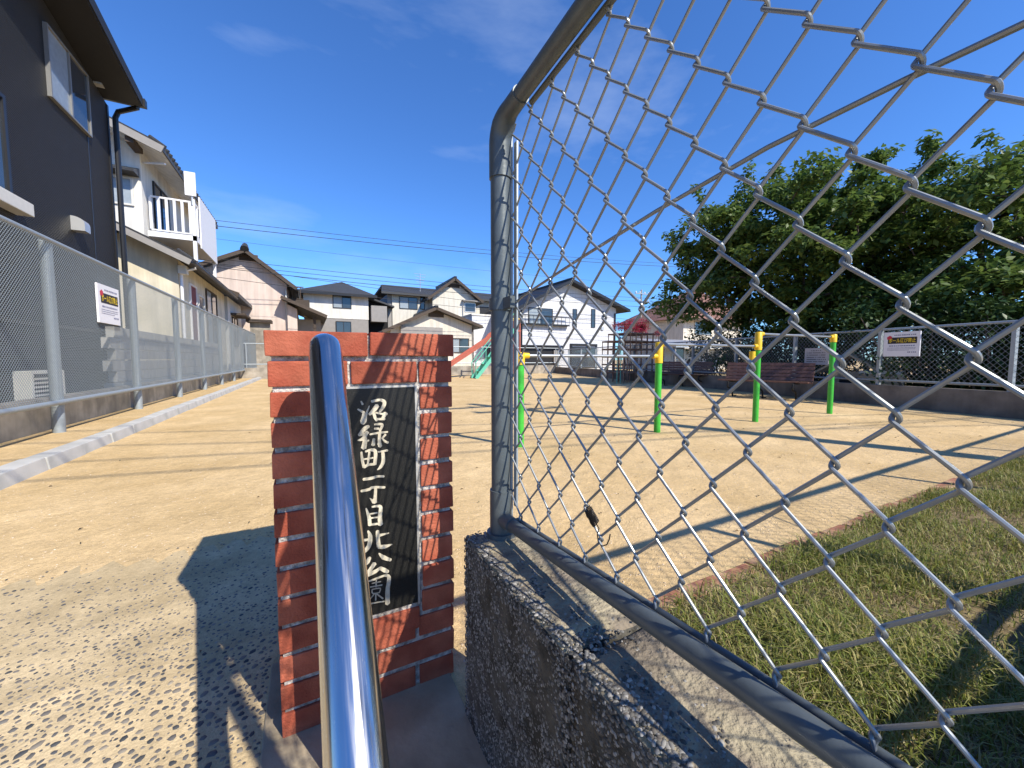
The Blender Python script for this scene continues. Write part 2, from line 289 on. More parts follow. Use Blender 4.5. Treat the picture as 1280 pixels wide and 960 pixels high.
def pebbles(n, x0, x1, y0, y1, rmin, rmax, z, fade=None):
    x = RNG.uniform(x0, x1, n); y = RNG.uniform(y0, y1, n)
    keep = ~((x > -0.13) & (y < 1.32))
    if fade: keep &= RNG.uniform(0, 1, n) > np.clip((y-fade[0])/(fade[1]-fade[0]), 0, 1)**0.6
    x, y = x[keep], y[keep]; r = np.sort(rmin+(rmax-rmin)*RNG.beta(1.1, 2.6, len(x)))[::-1]
    cell = {}; ok = []; cs = rmax*2.6
    for i in range(len(x)):
        ci, cj = int(x[i]//cs), int(y[i]//cs); good = True
        for a in (-1, 0, 1):
            for b in (-1, 0, 1):
                for j in cell.get((ci+a, cj+b), ()):
                    if (x[i]-x[j])**2+(y[i]-y[j])**2 < (1.15*(r[i]+r[j]))**2: good = False; break
                if not good: break
            if not good: break
        if good: cell.setdefault((ci, cj), []).append(i); ok.append(i)
    x, y, r = x[ok], y[ok], r[ok]
    return np.stack([x, y, np.full(len(x), z)], 1), r
P1, r1 = pebbles(6500, -1.4, -0.12, 0.85, 1.45, 0.0025, 0.0115, 0.0102)
P2, r2 = pebbles(11000, -1.85, 0.28, 1.47, 2.42, 0.0018, 0.0085, 0.0044, (1.6, 2.42))
stuff(domes('paving_pebbles', np.concatenate([P1, P2]), np.concatenate([r1, r2]), RNG.uniform(1.0, 1.35, len(P1)+len(P2)), 'pebble', flat=0.22))
g = 26000; gx = RNG.uniform(-1.9, 7.0, g); gy = 1.05+RNG.exponential(2.0, g)
stuff(domes('loose_gravel', np.stack([gx, gy, np.zeros(g)], 1), 0.0012+0.005*RNG.beta(1.0, 3.2, g), RNG.uniform(1, 1.6, g), 'grit', flat=0.6, nside=5))

n = 260; lx = RNG.uniform(-1.85, 9.0, n); ly_ = 1.2+RNG.exponential(3.0, n); th = RNG.uniform(0, 6.28, n); L_ = RNG.uniform(0.006, 0.018, n)
d_ = np.stack([np.cos(th), np.sin(th), np.zeros(n)], 1)*L_[:, None]; e_ = np.stack([-np.sin(th), np.cos(th), np.zeros(n)], 1)*(L_*RNG.uniform(0.15, 0.5, n))[:, None]; c_ = np.stack([lx, ly_, np.full(n, 0.006)], 1); up = np.array([0, 0, 0.006])
stuff(raw_mesh('leaf_litter', np.stack([c_-d_, c_+e_+up, c_+d_, c_-e_+up], 1).reshape(-1, 3), (np.array([(0, 1, 2), (0, 2, 3)])[None]+(np.arange(n)*4)[:, None, None]).reshape(-1, 3), 'litter'))
# lawn behind the near wall, edged with bricks laid flush in the sand
struct(ob('lawn_soil', sheet([(0.595, -0.2), (9.2, -0.2), (9.3, 0.93), (0.595, 0.93)], 0.005), 'soil'))
edge = thing('brick_edging', 'row of red bricks laid flush along the lawn edge', 'edging', (0, 0, 0))
bme = None
for i in range(38):
    x = 0.62+i*0.221
    b = ob('brick', MB().box(-0.105, 0.105, -0.04, 0.04, -0.05, 0.008), 'brick_flat', edge, bevel=0.006) if bme is None else link('brick', bme, None, edge)
    bme = b.data; b.location = (x+0.1, 0.972+random.uniform(-0.006, 0.006), random.uniform(-0.006, 0.003)); b.rotation_euler = (random.uniform(-0.02, 0.02), random.uniform(-0.02, 0.02), random.uniform(-0.04, 0.04))
def grass(name, n, xr, yr, hmin, hmax, wid, m='grass', lmin=0.2, lmax=1.5):
    x = xr[0]+(xr[1]-xr[0])*RNG.uniform(0, 1, n)**1.7; y = RNG.uniform(*yr, n)
    nzv = np.sin(x*3.1+1)*np.sin(y*7.3+x)+np.sin(x*7.7+y*5.1)*0.6                     # taller and barer patches
    keep = RNG.uniform(-1.9, 1.2, n) < nzv; x, y, nzv = x[keep], y[keep], nzv[keep]; n = len(x)
    h = RNG.uniform(hmin, hmax, n)*(1+0.30*nzv); a = RNG.uniform(0, 2*np.pi, n); lean = RNG.uniform(lmin, lmax, n); w = wid*RNG.uniform(0.7, 1.3, n)
    d = np.stack([np.cos(a), np.sin(a)], 1); s = np.stack([-np.sin(a), np.cos(a)], 1); b = np.stack([x, y], 1)
    V = np.zeros((n, 5, 3)); f1 = (0.30*lean*h)[:, None]; f2 = (0.95*lean*h)[:, None]; ww = w[:, None]
    V[:, 0, :2] = b-s*ww; V[:, 1, :2] = b+s*ww; V[:, 2, :2] = b+d*f1-s*ww*0.8; V[:, 3, :2] = b+d*f1+s*ww*0.8; V[:, 4, :2] = b+d*f2
    V[:, 2:4, 2] = (h*0.6)[:, None]; V[:, 4, 2] = h*np.clip(1.05-0.4*lean, 0.4, 1)
    F = np.array([(0, 1, 3), (0, 3, 2), (2, 3, 4)])[None]+(np.arange(n)*5)[:, None, None]
    return stuff(raw_mesh(name, V.reshape(-1, 3), F.reshape(-1, 3), m))
grass('lawn_grass', 100000, (0.6, 7.5), (-0.16, 0.955), 0.02, 0.085, 0.0019)
grass('lawn_thatch', 70000, (0.6, 7.5), (-0.16, 0.96), 0.015, 0.032, 0.0014, 'thatch', 1.4, 2.4)
kx = np.concatenate([RNG.uniform(0.6, 7.0, 1500)])

# ------------------------------------------------------------------ near retaining wall with the pipe fence on top
FX = 0.41; WL, WR, WT = 0.328, 0.492, 0.483
def rough_block(x0, x1, y0, y1, z0, z1, amp, seed):
    bm = bmesh.new(); nx, ny, nzz = 6, max(4, int((y1-y0)/0.03)), 14
    def P(i, j, k): return (x0+(x1-x0)*i/nx, y0+(y1-y0)*j/ny, z0+(z1-z0)*k/nzz)
    vd = {}
    def V(i, j, k):
        if (i, j, k) not in vd:
            p = Vector(P(i, j, k)); rnd = random.Random(hash((i, j, k, seed)))
            p += Vector((rnd.uniform(-1, 1), rnd.uniform(-1, 1), rnd.uniform(-1, 1)))*amp
            if (i in (0, nx)) + (j in (0, ny)) + (k == nzz) >= 2: p += (Vector(((x0+x1)/2, (y0+y1)/2, (z0+z1)/2))-p).normalized()*0.008
            vd[(i, j, k)] = bm.verts.new(p)
        return vd[(i, j, k)]
    for i in range(nx):
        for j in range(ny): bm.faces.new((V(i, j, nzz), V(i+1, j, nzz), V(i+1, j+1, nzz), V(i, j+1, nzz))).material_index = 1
    for k in range(nzz):
        for j in range(ny):
            bm.faces.new((V(0, j, k), V(0, j, k+1), V(0, j+1, k+1), V(0, j+1, k))); bm.faces.new((V(nx, j, k), V(nx, j+1, k), V(nx, j+1, k+1), V(nx, j, k+1)))
        for i in range(nx):
            bm.faces.new((V(i, 0, k), V(i+1, 0, k), V(i+1, 0, k+1), V(i, 0, k+1))); bm.faces.new((V(i, ny, k), V(i, ny, k+1), V(i+1, ny, k+1), V(i+1, ny, k)))
    bmesh.ops.recalc_face_normals(bm, faces=bm.faces[:]); me = bpy.data.meshes.new('wall_block'); bm.to_mesh(me); bm.free(); me.shade_smooth(); return me
nw = thing('retaining_wall', 'rough pebbled concrete wall under the near chain-link fence', 'wall', (FX, 0.3, 0))
YJ = 0.445
for k, (a, b) in enumerate(((YJ+0.0008, 0.885), (-0.30, YJ-0.0008))):
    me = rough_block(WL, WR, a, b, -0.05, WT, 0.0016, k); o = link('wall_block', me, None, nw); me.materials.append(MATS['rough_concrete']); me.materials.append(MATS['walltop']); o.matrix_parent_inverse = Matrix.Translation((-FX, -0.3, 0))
n = 24000; py = RNG.uniform(-0.02, 0.88, n); pz = RNG.uniform(0.0, WT-0.006, n)
o = domes('wall_pebbles', np.stack([np.full(n, WL+0.0004), py, pz], 1), 0.0011+0.0030*RNG.beta(1.1, 2.2, n), RNG.uniform(1, 1.5, n), 'wallstone', nw, flat=0.5, nside=5, nrm='-x'); stuff(o); o.matrix_parent_inverse = Matrix.Translation((-FX, -0.3, 0))
n = 5200; px = WL+0.004+np.abs(RNG.normal(0, 0.045, n)); py = RNG.uniform(-0.02, 0.88, n); kk = px < WR-0.006
o = domes('wall_top_pebbles', np.stack([px, py, np.full(n, WT-0.001)], 1)[kk], (0.0011+0.0032*RNG.beta(1.1, 2.0, n))[kk], RNG.uniform(1, 1.7, n)[kk], 'wallstone', nw, flat=0.4); stuff(o); o.matrix_parent_inverse = Matrix.Translation((-FX, -0.3, 0))
# front boundary wall along the street, out of the frame to the right; its fence throws the mesh shadow on the lawn and sand
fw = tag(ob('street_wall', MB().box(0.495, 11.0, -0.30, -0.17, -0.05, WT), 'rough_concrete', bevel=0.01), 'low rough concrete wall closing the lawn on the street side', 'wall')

def shear(y, z): return z-0.06*(y-0.80)
nf = thing('near_fence', 'grey pipe-framed chain-link fence panel on the rough wall', 'fence', (FX, 0.84, WT))
NI = Matrix.Translation((-FX, -0.84, -WT))
def nfp(name, mb, m, smooth=True):
    o = ob(name, mb, m, nf, smooth=smooth); o.matrix_parent_inverse = NI; return o
PY = 0.84; TZ = 1.47; BZ = 0.53; rr = 0.0230; rt = 0.0170; rbm = 0.0145
nfp('post', MB().tube([(FX, PY, WT-0.04), (FX, PY, TZ-0.045)], rr, 28), 'galv_dark')
arc = [(FX, PY-0.055+0.055*math.cos(t), TZ-0.055+0.055*math.sin(t)) for t in [R(90)*i/8 for i in range(9)]]
nfp('elbow', MB().tube([(FX, PY, TZ-0.13)]+arc+[(FX, PY-0.10, shear(PY-0.10, TZ))], [rr+0.003]*6+[0.0245, 0.023, 0.0215, 0.0205, 0.0195], 28), 'galv_dark')
nfp('top_rail', MB().tube([(FX, PY-0.06, shear(PY-0.06, TZ)), (FX, -0.235, shear(-0.235, TZ))], rt, 28), 'galv_dark')
nfp('bottom_rail', MB().tube([(FX, PY-0.02, shear(PY-0.02, BZ)), (FX, -0.235, shear(-0.235, BZ))], rbm, 28), 'galv_dark')
nfp('base_fitting', MB().tube([(FX, PY, WT-0.01), (FX, PY, BZ+0.07)], rr+0.004, 28), 'galv_dark')
nfp('tee_fitting', MB().tube([(FX, PY, BZ), (FX, PY-0.062, shear(PY-0.062, BZ))], rbm+0.0035, 28), 'galv_dark')
nfp('base_flange', MB().tube([(FX, PY, WT-0.005), (FX, PY, WT+0.012)], rr+0.012, 24), 'galv_dark')
nfp('clamp_band', MB().tube([(FX, PY, 1.035), (FX, PY, 1.063)], rr+0.004, 28).bar((FX, PY-0.02, 1.049), (FX, PY-0.062, 1.049), 0.012, 0.026), 'galv_dark')
MX = FX+0.025; TY = 0.785*(FX+0.025)/0.41
nfp('tension_bar', MB().tube([(MX, TY, shear(TY, BZ)-0.005), (MX, TY, 1.452)], 0.0045, 10), 'galv')
nfp('side_bar', MB().bar((FX+0.029, PY-0.024, BZ+0.03), (FX+0.029, PY-0.024, 1.42), 0.004, 0.014, (0, 1, 0)), 'galv')
nfp('lower_bar', MB().tube([(MX, PY-0.04, shear(PY-0.04, BZ)+0.002), (MX, -0.235, shear(-0.235, BZ)+0.002)], 0.006, 12), 'galv_dark')
nfp('upper_bar', MB().tube([(MX, PY-0.10, shear(PY-0.1, TZ)-0.010), (MX, -0.235, shear(-0.235, TZ)-0.010)], 0.006, 12), 'galv_dark')
pts = [atX(u, v, MX+0.005) for u, v in ((652, 371), (730, 320), (820, 264), (960, 184), (1131, 100), (1280, 30))]; d = (pts[-1]-pts[-2]).normalized(); pts.append(pts[-1]+d*0.30)
nfp('brace_wire', MB().tube([(MX+0.002, 0.83, 1.046)]+pts, 0.0028, 8), 'wire')
# chain-link: every wire is its own zigzag coil, hooked into its neighbours
KS = MX/0.41; LY0, LDY, LZ0, LDZ, WRAD = 0.777*KS, 0.0382*KS, CH+(1.2352-CH)*KS, 0.0446*KS, 0.0022
RB = 0.0068; TH = math.atan2(LDY, LDZ)
def mshear(y, z): return z-0.06*(y-0.80*KS)
def link_wire(n):
    pts = []
    for j in range(-7, 19):
        left = (n+j) % 2 == 0; c = n if left else n+1; sgn = 1 if left else -1
        yv = LY0-LDY*c+sgn*(RB*(1/math.cos(TH)-1)+WRAD*1.05); zc = mshear(yv, LZ0-LDZ*j)   # corner pushed past the knot so the coils hook
        if zc > shear(yv, TZ)-0.012 or zc < shear(yv, BZ)+0.004: continue
        xs = WRAD*1.3*sgn; yc = yv-sgn*RB/math.cos(TH)
        for k in range(7):
            f = k/6; an = (R(90)-TH)*(1-2*f)*1.0
            an = TH*(1-2*f) if False else (math.pi/2-(math.pi/2-TH))*0+ (TH)*(1-2*f)
            pts.append((MX+xs*math.cos(math.pi*f), yc+sgn*RB*math.cos(an), zc+RB*math.sin(an)))
    return pts
for n in range(0, 27):
    p = link_wire(n)
    if n == 0: p = [(x, min(y, TY+0.006), z) for x, y, z in p]
    zt = shear(p[0][1], TZ)-0.008; zb = shear(p[-1][1], BZ)+0.004; sg = 1 if p[3][1] > p[0][1] else -1
    zt = min(zt, p[0][2]+0.03); zb = max(zb, p[-1][2]-0.03)
    top_ = [(p[0][0], p[0][1]-sg*(zt-p[0][2])*math.tan(TH), zt)] if zt > p[0][2]+0.004 else []
    sg = 1 if p[-4][1] > p[-1][1] else -1; bot_ = [(p[-1][0], p[-1][1]-sg*(p[-1][2]-zb)*math.tan(TH)*0.3, zb)] if zb < p[-1][2]-0.004 else []
    nfp('wire', MB().tube(top_+p+bot_, WRAD, 8), 'wire')
# twisted tie wire hanging on the mesh
tp = []
for i in range(70):
    t = i/69; c = atX(737+10*t, 636+18*t, MX); tp.append((MX-0.004+0.0045*math.cos(t*70), c.y+0.006*math.sin(t*70), c.z+0.007*math.cos(t*70+0.6)))
for u, v in ((751, 660), (749, 668), (750, 677), (755, 682), (761, 680), (764, 673), (765, 667)): c = atX(u, v, MX); tp.append((MX-0.004, c.y, c.z))
tag(ob('tie_wire', MB().tube(tp, 0.0011, 6), 'tie_wire', smooth=True), 'small twisted dark tie wire hooked on the near chain-link mesh', 'wire')

def straight_mesh(mb, A, B, z0, z1, half_w, half_h, r, clip=True):
    """diagonal wires of a far chain-link sheet between points A and B"""
    A = Vector(A); B = Vector(B); L = (B-A).length; d = (B-A)/L; k = half_w/half_h; H = z1-z0; s = -H*k
    off = Vector((-d.y, d.x, 0))*r
    while s < L:
        for sg in (1, -1):
            a0, zz0, a1, zz1 = s, z0, s+H*k, z1
            if a0 < 0: zz0 = z0+(-a0)/k; a0 = 0
            if a1 > L: zz1 = z1-(a1-L)/k; a1 = L
            if a1-a0 < 0.01: continue
            p, q = (zz0, zz1) if sg > 0 else (z1-(zz0-z0), z1-(zz1-z0))
            mb.tube([A+d*a0+off*sg+Vector((0, 0, p)), A+d*a1+off*sg+Vector((0, 0, q))], r, 3, cap=False)
        s += half_w*2
    return mb
# street-side fence (out of frame, right of the lens), seen through its shadow
sf = thing('street_fence', 'chain-link fence along the street wall beside the lawn', 'fence', (6.0, -0.235, WT)); SI = Matrix.Translation((-6.0, 0.235, -WT))
def sfp(n, mb, m): o = ob(n, mb, m, sf); o.matrix_parent_inverse = SI
TZ2 = shear(-0.235, TZ); BZ2 = shear(-0.235, BZ)
sfp('top_rail', MB().tube([(FX, -0.235, TZ2+0.001), (11.0, -0.235, TZ2+0.001)], rr, 12), 'galv_dark'); sfp('bottom_rail', MB().tube([(FX, -0.235, BZ2+0.001), (11.0, -0.235, BZ2+0.001)], rr*0.92, 12), 'galv_dark')
for x in (FX, 2.55, 4.65, 6.75, 8.85, 10.95):
    sfp('post', MB().tube([(x, -0.235, WT-0.05), (x, -0.235, TZ2)], rr, 12), 'galv_dark')
for x in (FX, 2.55, 6.75): sfp('brace', MB().tube([(x+0.02, -0.235, BZ2+0.10), (x+0.5, -0.235, TZ2-0.03)], 0.006, 6), 'galv')
stuff(ob('mesh', straight_mesh(MB(), (FX, -0.235, 0), (11.0, -0.235, 0), BZ2, TZ2, 0.0382, 0.0446, 0.0018), 'wire', sf, normals=False)).matrix_parent_inverse = SI

# ------------------------------------------------------------------ brick gate pillar with the name plaque
PX0, PX1, PYF, PYB, PH = -0.082, 0.348, 1.022, 1.452, 0.985
pil = thing('brick_pillar', 'square red brick gate pillar with black name plaque', 'pillar', ((PX0+PX1)/2, (PYF+PYB)/2, 0)); PI_ = Matrix.Translation((-(PX0+PX1)/2, -(PYF+PYB)/2, 0))
def pp(name, mb, m, parent=None, **k):
    o = ob(name, mb, m, parent or pil, **k)
    if parent is None: o.matrix_parent_inverse = PI_
    return o
core = MB().box(PX0+0.007, PX1-0.007, PYF+0.007, PYB-0.007, 0, PH-0.006); pp('mortar_core', core, 'mortar')
CH_ = 0.0704; BH = 0.0575
def brick(x0, x1, y0, y1, z):
    j = lambda s: random.uniform(-s, s)
    mb = MB().box(x0+j(.0015), x1+j(.0015), y0+j(.002), y1+j(.002), z+j(.001), z+BH+j(.001))
    mb.v = [(x+j(.0012), y+j(.0012), zz+j(.0012)) for x, y, zz in mb.v]
    pp('brick', mb, 'brick', bevel=0.0028)
PL, PRT, PB, PT = 0.028, 0.246, 0.252, 0.846        # plaque opening
for c in range(14):
    zt = PH-c*CH_; z = zt-BH; w = PX1-PX0
    if c == 0: cuts = [(0, .212), (.218, .43)]
    elif c == 1: cuts = [(0, .165), (.172, .334), (.342, .43)]
    elif c in range(2, 11): cuts = [(0, .10), (.342, .43)]
    elif c % 2: cuts = [(0, .10), (.11, .32), (.33, .43)]
    else: cuts = [(0, .21), (.22, .43)]
    ex = 0.005 if c == 0 else 0.0
    for a, b in cuts:
        brick(PX0+a-(ex if a == 0 else 0), PX0+b+(ex if b > .42 else 0), PYF-ex, PYF+0.10, z)
    if c in (9, 10):    # courses that the plaque covers only in part
        pass
    sc = [(0.10, .21), (.22, .33)] if c % 2 else [(0.10, .27), (.28, .33)]
    for xs0, xs1 in ((PX0-ex, PX0+0.10), (PX1-0.10, PX1+ex)):
        for a, b in sc: brick(xs0, xs1, PYF+a+0.005, PYF+b, z)
    bc = [(0, .21), (.22, .43)] if c % 2 == 0 else [(0, .10), (.11, .32), (.33, .43)]
    for a, b in bc: brick(PX0+a, PX0+b, PYB-0.095, PYB, z)
for z in (PB-0.013-BH,): brick(PX0+.11, PX0+.332, PYF, PYF+0.10, z)
pq = pp('plaque', MB().box(PL, PRT, PYF+0.004, PYF+0.03, PB, PT), 'granite', bevel=0.0015); pq['label'] = 'black speckled granite plaque with engraved characters'
for nm, bx in (('plaque_edge', (PRT+0.0005, PRT+0.0065, PYF+0.002, PYF+0.03, PB-0.004, PT+0.004)), ('plaque_edge', (PL-0.004, PRT, PYF+0.002, PYF+0.03, PT+0.0005, PT+0.006))):
    o = ob(nm, MB().box(*bx), 'silver_edge'); o.parent = pq
A1 = lambda p: (430+p[0]/9.6, 490+p[1]/9.6); A2 = lambda p: (430+p[0]/9.6, 580+p[1]/9.6); A3 = lambda p: (430+p[0]/8.72, 660+p[1]/8.72)
KAN = [
 (A1, 9.6, [([(205,110),(225,150)],[12,20]), ([(165,205),(235,245)],[14,26]), ([(238,235),(228,300),(222,350)],[20,25,45]), ([(215,370),(245,345),(265,270),(305,165)],[50,40,22,8]),
   ([(330,115),(430,95),(485,120),(470,180),(425,240)],[25,25,35,35,18]), ([(400,160),(365,210),(305,270)],[42,42,26]), ([(355,250),(375,310),(395,345)],[28,28,20]), ([(380,248),(470,265),(520,265)],[16,20,20]), ([(500,250),(465,320)],[38,30]), ([(400,325),(490,325)],[20,24])]),
 (A1, 9.6, [([(300,410),(250,440),(180,520)],[26,42,28]), ([(180,515),(260,500),(295,487)],[26,24,18]), ([(280,475),(230,560),(165,580)],[32,36,10]), ([(250,520),(250,600),(235,675)],[36,42,50]), ([(230,600),(300,580)],[22,16]),
   ([(365,390),(430,385),(460,400),(430,470)],[16,24,28,20]), ([(365,440),(420,440)],[20,22]), ([(310,510),(420,490),(525,480)],[16,22,18]), ([(430,480),(425,580),(435,655)],[28,30,38]), ([(435,650),(405,620)],[28,12]), ([(360,560),(350,640)],[22,36]), ([(500,510),(455,560)],[22,16]), ([(460,555),(490,590),(530,610)],[12,20,24])]),
 (A1, 9.6, [([(210,720),(220,820),(240,905)],[18,26,28]), ([(255,715),(330,695),(378,720),(370,870)],[18,28,34,32]), ([(305,720),(295,800),(285,870)],[20,20,18]), ([(225,810),(350,790)],[16,16]), ([(240,900),(300,872),(370,868)],[32,24,22]), ([(410,720),(525,700)],[14,22]), ([(465,710),(472,830),(440,900),(400,935)],[28,36,32,8])]),
 (A2, 9.6, [([(230,185),(330,170),(400,150),(480,150)],[26,30,22,22])]),
 (A2, 9.6, [([(205,325),(300,305),(350,280),(490,280)],[24,28,24,24]), ([(380,290),(375,400),(365,462)],[26,30,52]), ([(360,460),(310,410)],[34,6])]),
 (A2, 9.6, [([(265,530),(300,640),(310,735)],[12,34,34]), ([(335,515),(400,505),(440,522),(430,640),(440,730)],[16,24,34,40,44]), ([(310,600),(400,585)],[15,15]), ([(320,650),(400,640)],[15,15]), ([(310,730),(430,715)],[22,22])]),
 (A3, 8.72, [([(260,30),(285,90),(270,200),(200,270)],[12,36,38,38]), ([(180,140),(270,125)],[26,20]), ([(365,30),(370,120),(380,205)],[28,34,34]), ([(390,80),(490,55)],[28,8]), ([(375,205),(440,205),(525,178)],[34,38,8])]),
 (A3, 8.72, [([(280,320),(255,370),(195,430)],[28,40,22]), ([(380,275),(430,320),(510,350)],[8,38,26]), ([(335,385),(290,450),(255,500)],[38,34,44]), ([(255,510),(350,470),(400,425)],[44,34,14]), ([(390,435),(440,460),(480,480)],[28,38,30])]),
 (A3, 8.72, [([(250,585),(330,560),(440,520),(490,540),(475,680),(475,825)],[16,24,24,42,48,52]), ([(244,590),(246,700),(262,838)],[14,18,20]), ([(305,605),(400,585)],[13,13]), ([(285,645),(415,622)],[14,16]), ([(352,572),(350,645)],[14,15]), ([(305,672),(395,658),(384,708)],[12,13,13]), ([(306,675),(314,714),(384,706)],[12,12,12]), ([(348,714),(346,790)],[14,14]), ([(330,722),(285,778)],[14,10]), ([(360,722),(425,772)],[13,18]), ([(265,835),(350,815),(440,802)],[18,16,15])]),
]
YP = PYF+0.0025
for A, sc, strokes in KAN:
    mb = MB()
    for si, (pts, ws) in enumerate(strokes):
        q = [atY(*A(p), YP) for p in pts]; q = [(p.x, p.z) for p in q]; mpp = abs(atY(*A((sc*10, 0)), YP).x-atY(*A((0, 0)), YP).x)/(sc*10)
        # resample smoothly (Catmull-Rom)
        Q, Wd = [], []
        for i in range(len(q)-1):
            p0, p1, p2, p3 = q[max(i-1, 0)], q[i], q[i+1], q[min(i+2, len(q)-1)]
            for t in (0, .25, .5, .75):
                h = lambda a, b, c, d: 0.5*((2*b)+(-a+c)*t+(2*a-5*b+4*c-d)*t*t+(-a+3*b-3*c+d)*t**3)
                Q.append((h(p0[0], p1[0], p2[0], p3[0]), h(p0[1], p1[1], p2[1], p3[1]))); Wd.append(ws[i]+(ws[i+1]-ws[i])*t)
        Q.append(q[-1]); Wd.append(ws[-1]); L, Rr = [], []
        for i, (x, z) in enumerate(Q):
            a = Q[max(i-1, 0)]; b = Q[min(i+1, len(Q)-1)]; dx, dz = b[0]-a[0], b[1]-a[1]; l_ = math.hypot(dx, dz) or 1; w = Wd[i]*mpp*0.5*(1.12 if len(strokes) > 9 and A is A3 else 1.4)
            L.append((x-dz/l_*w, z+dx/l_*w)); Rr.append((x+dz/l_*w, z-dx/l_*w))
        e = Q[-1]; dx, dz = Q[-1][0]-Q[-2][0], Q[-1][1]-Q[-2][1]; l_ = math.hypot(dx, dz); w = Wd[-1]*mpp*0.4; tip = (e[0]+dx/l_*w, e[1]+dz/l_*w)
        e0 = Q[0]; dx, dz = Q[0][0]-Q[1][0], Q[0][1]-Q[1][1]; l_ = math.hypot(dx, dz); w = Wd[0]*mpp*0.35; tip0 = (e0[0]+dx/l_*w, e0[1]+dz/l_*w)
        yy = YP+0.00012*si; V = [(tip0[0], yy, tip0[1])]; F = []
        for a, b in zip(L, Rr): V += [(a[0], yy, a[1]), (b[0], yy, b[1])]
        V.append((tip[0], yy, tip[1])); nQ = len(Q); F.append((0, 1, 2))
        for i in range(nQ-1): F.append((1+2*i, 3+2*i, 4+2*i, 2+2*i))
        F.append((2*nQ-1, 2*nQ+1, 2*nQ)); mb.add(V, F)
    o = ob('character', mb, 'engraved', normals=False); o.parent = pq

# ------------------------------------------------------------------ polished handrail that drops towards the street
HX = 0.03; hr = 0.0302
hd = thing('handrail', 'polished stainless steel handrail sloping down in front of the brick pillar', 'handrail', (HX, 0.9, 0)); HI = Matrix.Translation((-HX, -0.9, 0))
sl = 0.90; y1, z1 = 0.895, 0.972; dirv = Vector((0, -1, -sl)).normalized()
B0 = Vector((HX, y1, z1)); rb = 0.075
leg_top = Vector((HX, y1+0.005, z1+0.004)); corner = B0
arc = []
for i in range(11):
    t = i/10; a = corner+Vector((0, 0.004, -rb*1.0)); b = corner; c = corner+dirv*rb
    arc.append(a*(1-t)**2+b*2*t*(1-t)+c*t*t)
low = B0+dirv*1.02
arc2 = []
for i in range(9):
    t = i/8; a = low-dirv*0.08; b = low; c = low+Vector((0, 0, -0.09)); arc2.append(a*(1-t)**2+b*2*t*(1-t)+c*t*t)
o = ob('rail', MB().tube([(HX, y1+0.004, 0.0)]+arc+[B0+dirv*0.25, B0+dirv*0.5, B0+dirv*0.75]+arc2+[Vector((HX, low.y, -0.02))], hr, 40), 'stainless', hd, smooth=True); o.matrix_parent_inverse = HI
mid = B0+dirv*0.62
o = ob('leg', MB().tube([mid+Vector((0, 0, -0.02)), Vector((HX, mid.y, -0.02))], 0.02, 20), 'stainless', hd, smooth=True); o.matrix_parent_inverse = HI

# ------------------------------------------------------------------ left side: kerb, chain-link fence, retaining wall
kb = thing('kerb', 'pale concrete kerb blocks along the sandy path by the tall fence', 'kerb', (-2.0, 10, 0)); KI = Matrix.Translation((2.0, -10, 0)); kme = None
y = 1.6; i = 0
while y < 29:
    if kme is None: b = ob('kerb_block', MB().add([(-.085, 0.004, -.06), (.085, 0.004, -.06), (.06, 0.004, .105), (-.085, 0.004, .105), (-.085, .596, -.06), (.085, .596, -.06), (.06, .596, .105), (-.085, .596, .105)], [(0, 1, 2, 3), (4, 7, 6, 5), (0, 4, 5, 1), (1, 5, 6, 2), (2, 6, 7, 3), (3, 7, 4, 0)]), 'concrete', kb, bevel=0.008); kme = b.data
    else: b = link('kerb_block', kme, None, kb)
    b.matrix_parent_inverse = KI; b.location = (-2.02+random.uniform(-.006, .006), y, random.uniform(-.004, .003)); b.rotation_euler = (random.uniform(-.006, .006), 0, random.uniform(-.006, .006)); y += 0.6
struct(ob('verge', MB().add([(-2.85, 1, 0.05), (-2.08, 1, 0.05), (-2.08, 29.6, 0.05), (-2.85, 29.6, 0.05)], [(0, 1, 2, 3)]), 'sand'))
LFX = -2.62; ZB, ZT = 0.42, 2.29
lf = thing('side_fence', 'tall galvanised chain-link fence with thick round posts along the path', 'fence', (LFX, 15, 0.05)); LI = Matrix.Translation((-LFX, -15, -0.05))
def lfp(n, mb, m, sm=True): o = ob(n, mb, m, lf, smooth=sm); o.matrix_parent_inverse = LI; return o
ys = [1.6, 4.07]+[6.53+2.43*k for k in range(10)]
for yy in ys:
    lfp('post', MB().tube([(LFX-0.03, yy, -0.05), (LFX-0.03, yy, ZT-0.03)], 0.055, 16), 'galv'); lfp('post_cap', MB().tube([(LFX-0.03, yy, ZT-0.032), (LFX-0.03, yy, ZT-0.005), (LFX-0.03, yy, ZT+0.012)], [0.058, 0.055, 0.02], 16), 'galv')
YE = ys[-1]+0.02
lfp('top_rail', MB().tube([(LFX+0.02, 1.6, ZT-0.01), (LFX+0.02, YE, ZT-0.01)], 0.030, 12), 'galv'); lfp('bottom_rail', MB().tube([(LFX+0.05, 1.6, ZB), (LFX+0.05, YE, ZB)], 0.030, 12), 'galv')
o = ob('mesh', straight_mesh(MB(), (LFX+0.04, 1.6, 0), (LFX+0.04, YE, 0), ZB, ZT-0.01, 0.0195, 0.0205, 0.0019), 'wire_far', lf, normals=False); o.matrix_parent_inverse = LI; stuff(o)
rw = tag(ob('side_wall', MB().box(-3.02, -2.86, 1.0, 29.6, -0.1, 0.44), 'concrete_old', bevel=0.01), 'low stained concrete wall behind the tall side fence', 'wall')
struct(ob('yard', MB().box(-30, -3.02, -10, 60, -0.1, 0.30), 'concrete_old'))
